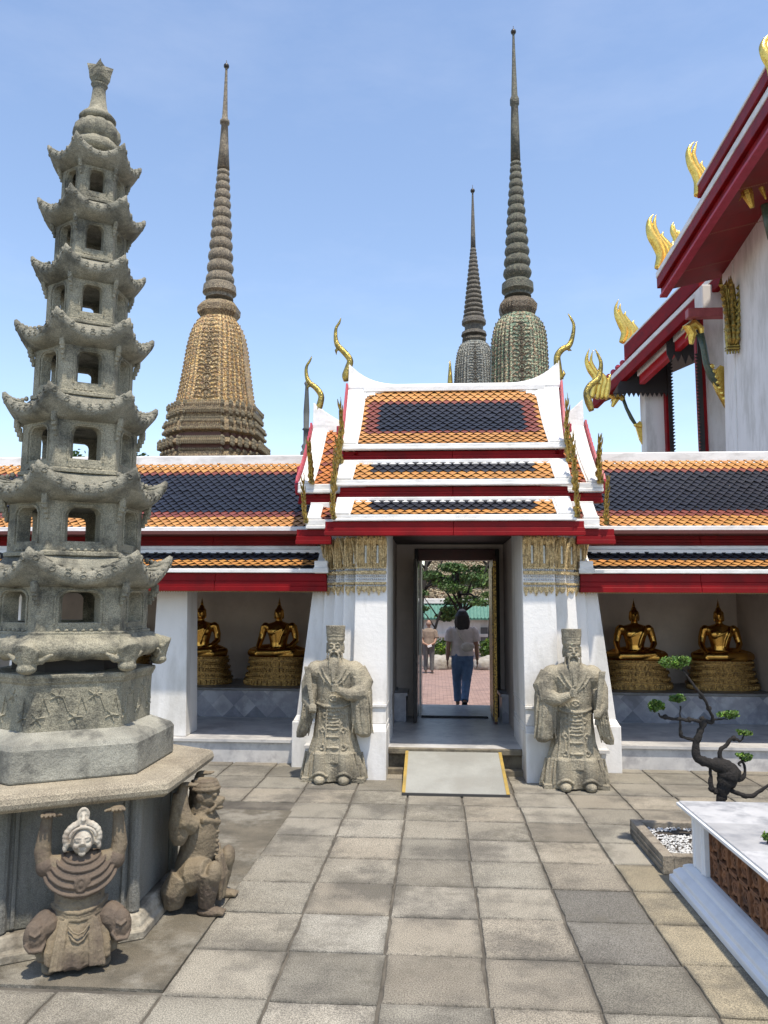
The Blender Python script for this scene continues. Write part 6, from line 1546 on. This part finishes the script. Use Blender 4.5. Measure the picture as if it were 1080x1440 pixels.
Y=30; z1=at(640,869,Y)[1]; z2=at(640,855,Y)[1]; z3=at(640,847,Y)[1]
cw=thing('courtyard_wall','white courtyard wall with a green tiled coping seen through the doorway','wall',(1,Y,0))
mb=MB(); mb.box(-6,9,Y,Y+.5,-.05,at(640,871,Y)[1]); mb.build('wall_body',white(),cw)
mb=MB(); 
for k in range(18): mb.box(-5.8+k*.82,-5.1+k*.82,Y-.08,Y-.001,.5,.62); 
mb.build('wall_band',white(),cw)
ga=mat('green glazed tile',(.05,.17,.13),(.09,.22,.17),scale=10,rough=.35)
mb=MB(); mb.loft([[(-6,Y-.35,z1),(-6,Y+.3,z3-.05),(-6,Y+.3,z3-.15),(-6,Y-.35,z1-.06)],[(9,Y-.35,z1),(9,Y+.3,z3-.05),(9,Y+.3,z3-.15),(9,Y-.35,z1-.06)]]); 
for k in range(110): x=-6+k*.136; mb.tube([(x,Y-.36,z1+.01),(x,Y+.3,z3-.04)],.025,5)
mb.build('tile_coping',ga,cw)
mb=MB(); mb.box(-6,9,Y+.2,Y+.6,z3-.06,z3+.14); mb.build('coping_ridge',whiter(),cw,bevel=.02)
xx=at(672,880,Y-.1)[0]
win=mat('dark grey window opening',(.10,.10,.10),rough=.6)
mb=MB(); xa=at(676,900,Y)[0]; xb=at(686,900,Y)[0]; mb.box(xa,xb,Y-.05,Y-.003,at(640,905,Y)[1],at(640,882,Y)[1]); mb.build('window_lattice',win,cw)
# mosaic base of a chedi
Y=36; 
cb=thing('mosaic_terrace','ornate cream and brown mosaic chedi base behind the green coping, seen through the doorway','chedi',(1,Y,0))
mm=mosaic('cream flower mosaic',[(.50,.42,.28),(.62,.56,.42),(.30,.20,.12),(.20,.22,.14)],2.6)
mb=MB(); xa,xb=at(560,800,Y)[0],at(730,800,Y)[0]
zf=lambda py: at(640,py,Y)[1]
mb.box(xa,xb,Y,Y+3,-.05,zf(823)); mb.box(xa+.6,xb-.4,Y+.3,Y+3,zf(823),zf(815)); mb.box(xa+.4,xb-.3,Y+.1,Y+3,zf(815),zf(809)); mb.box(xa+1.0,xb-1,Y+.5,Y+3,zf(809),zf(798)); mb.box(xa+1.4,xb-1.4,Y+.9,Y+3,zf(798),zf(770))
mb.build('stepped_body',mm,cb)
mb=MB()
for k in range(12):
    cx_=xa+.6+k*((xb-xa)/12); cz=zf(837)
    if k%2==0:
        mb.ell((cx_,Y-.02,cz),(.16,.06,.16),8,6)
        for q in range(8): mb.ell((cx_+.25*math.cos(q*.785),Y-.02,cz+.25*math.sin(q*.785)),(.07,.04,.07),6,4)
    for sz in(-.42,.42): mb.box(cx_-.45,cx_+.45,Y-.04,Y-.004,cz+sz-.02,cz+sz+.02)
    for q in range(3): mb.tube([(cx_-.3+.3*q,Y-.01,zf(815)),(cx_-.2+.3*q,Y-.12,zf(809)),(cx_-.3+.3*q,Y-.05,zf(803))],[.05,.07,.03],6)
mb.build('flower_relief',mosaic('cream relief mosaic',[(.62,.55,.40),(.5,.42,.28)],5),cb)
GL=mat('tree foliage',(.075,.14,.03),(.03,.065,.015),scale=3,rough=.65,attr=True)
def tree(label,x,y,h,cr,n,trunkr=.12,clumps=9,seed=1,lsz=.09,group='trees in the courtyard beyond',lean=.3,flatc=.45):
    r2=random.Random(seed); t=thing('courtyard_tree',label,'tree',(x,y,0),group)
    mb=MB(); top=Vector((x+lean,y,h*.72)); mid=Vector((x+lean*.2,y,h*.38))
    mb.tube([(x,y,-.02),mid,top],[trunkr,trunkr*.7,trunkr*.4],9); cl=[]
    for k in range(clumps):
        a=r2.uniform(0,6.28); rr=cr*r2.uniform(.35,1); z=h*r2.uniform(.55,.98); e=Vector((x+lean*.8+rr*math.cos(a),y+rr*math.sin(a)*.8,z)); 
        b=mid.lerp(top,r2.uniform(.1,1)); m_=b.lerp(e,.5)+Vector((r2.uniform(-.1,.1),r2.uniform(-.1,.1),.12))*cr; mb.tube([b,m_,e],[trunkr*.4,trunkr*.28,trunkr*.1],6); cl.append(e)
    mb.build('trunk',bark(),t,smooth=True)
    mb=MB(); 
    for e in cl: leafpad(mb,e,(cr*.42,cr*.4,cr*flatc*.42),n//clumps,lsz,r2=r2)
    mb.build('crown',GL,t)
def tx(px,Y): return at(px,860,Y)[0]
tree('dark trained tree with tiered foliage behind the walking woman',tx(652,23),23,3.1,1.1,5200,.11,13,3,.05,lean=-.15,flatc=.35)
tree('leafy green tree at the top right of the doorway view',tx(690,26),26,4.6,1.7,6500,.14,12,5,.07)
tree('small bushy tree above the man in the brown shirt',tx(607,24.5),24.5,2.25,.75,3200,.07,9,8,.05)
tree('dark leafy tree at the top left of the doorway view',tx(590,27),27,4.8,1.3,4200,.13,9,11,.07)
tree('green tree top behind the gallery, glimpsed through the pagoda windows',at(112,640,26)[0],26,at(112,628,26)[1],2.0,3500,.16,9,21,.09)
for k,(px,Y,r_,lab) in enumerate(((624,22.5,.42,'round yellow green shrub left of the woman'),(687,22.5,.38,'round green shrub right of the woman'))):
    t=thing('shrub',lab+' beyond the doorway','shrub',(tx(px,Y),Y,0),'shrubs beyond the doorway'); mb=MB(); leafpad(mb,Vector((tx(px,Y),Y,.52)),(r_,r_*.8,.36),1500,.04,cols=((2.6,2.1,.5),(1.5,1.6,.8),(1,1,1))); mb.build('foliage',GL,t)
    mb=MB(); mb.tube([(tx(px,Y),Y,-.01),(tx(px,Y),Y,.45)],.04,6); mb.build('stem',bark(),t)
for k,(px,Y,sx,lab) in enumerate(((617,21.6,.45,'pale low boulder beside the shrub on the left beyond the doorway'),(690,21.6,.5,'tan boulder on the right beyond the doorway'))):
    mb=MB(); c=(tx(px,Y),Y,.12); mb.ell(c,(sx,.3,.26),20,14); mb.ell((c[0]+sx*.5,Y+.05,.1),(sx*.6,.25,.18),16,10)
    o=sculpt(mb,'boulder',mat('pale rock',(.38,.36,.32),(.25,.22,.17),scale=3,rough=.9,bump=.6),.03,loc=(c[0],Y,0),smooth=1,disp=.05,dscale=4); tag(o,lab,'rock')
# names of lamps etc. for the hidden ledge end blocks beside the door
for s,px in ((-1,565),(1,714)):
    x=at(px,1000,10.6)[0]; mb=MB(); a,b=(at(547,1000,10.45)[0],at(571,1000,10.45)[0]) if s<0 else (at(706,1000,10.45)[0],at(722,1000,10.45)[0]+.25)
    mb.box(a,b,10.45,DY-.002,FZ+.003,LZ-.06); mb.box(a-.02,b+.02,10.43,DY-.002,LZ-.059,LZ-.02)
    tag(mb.build('marble_block',ledge_mat(),loc=((a+b)/2,10.6,FZ)),'grey marble block against the wall just %s of the doorway'%('left' if s<0 else 'right'),'block','marble blocks flanking the doorway')
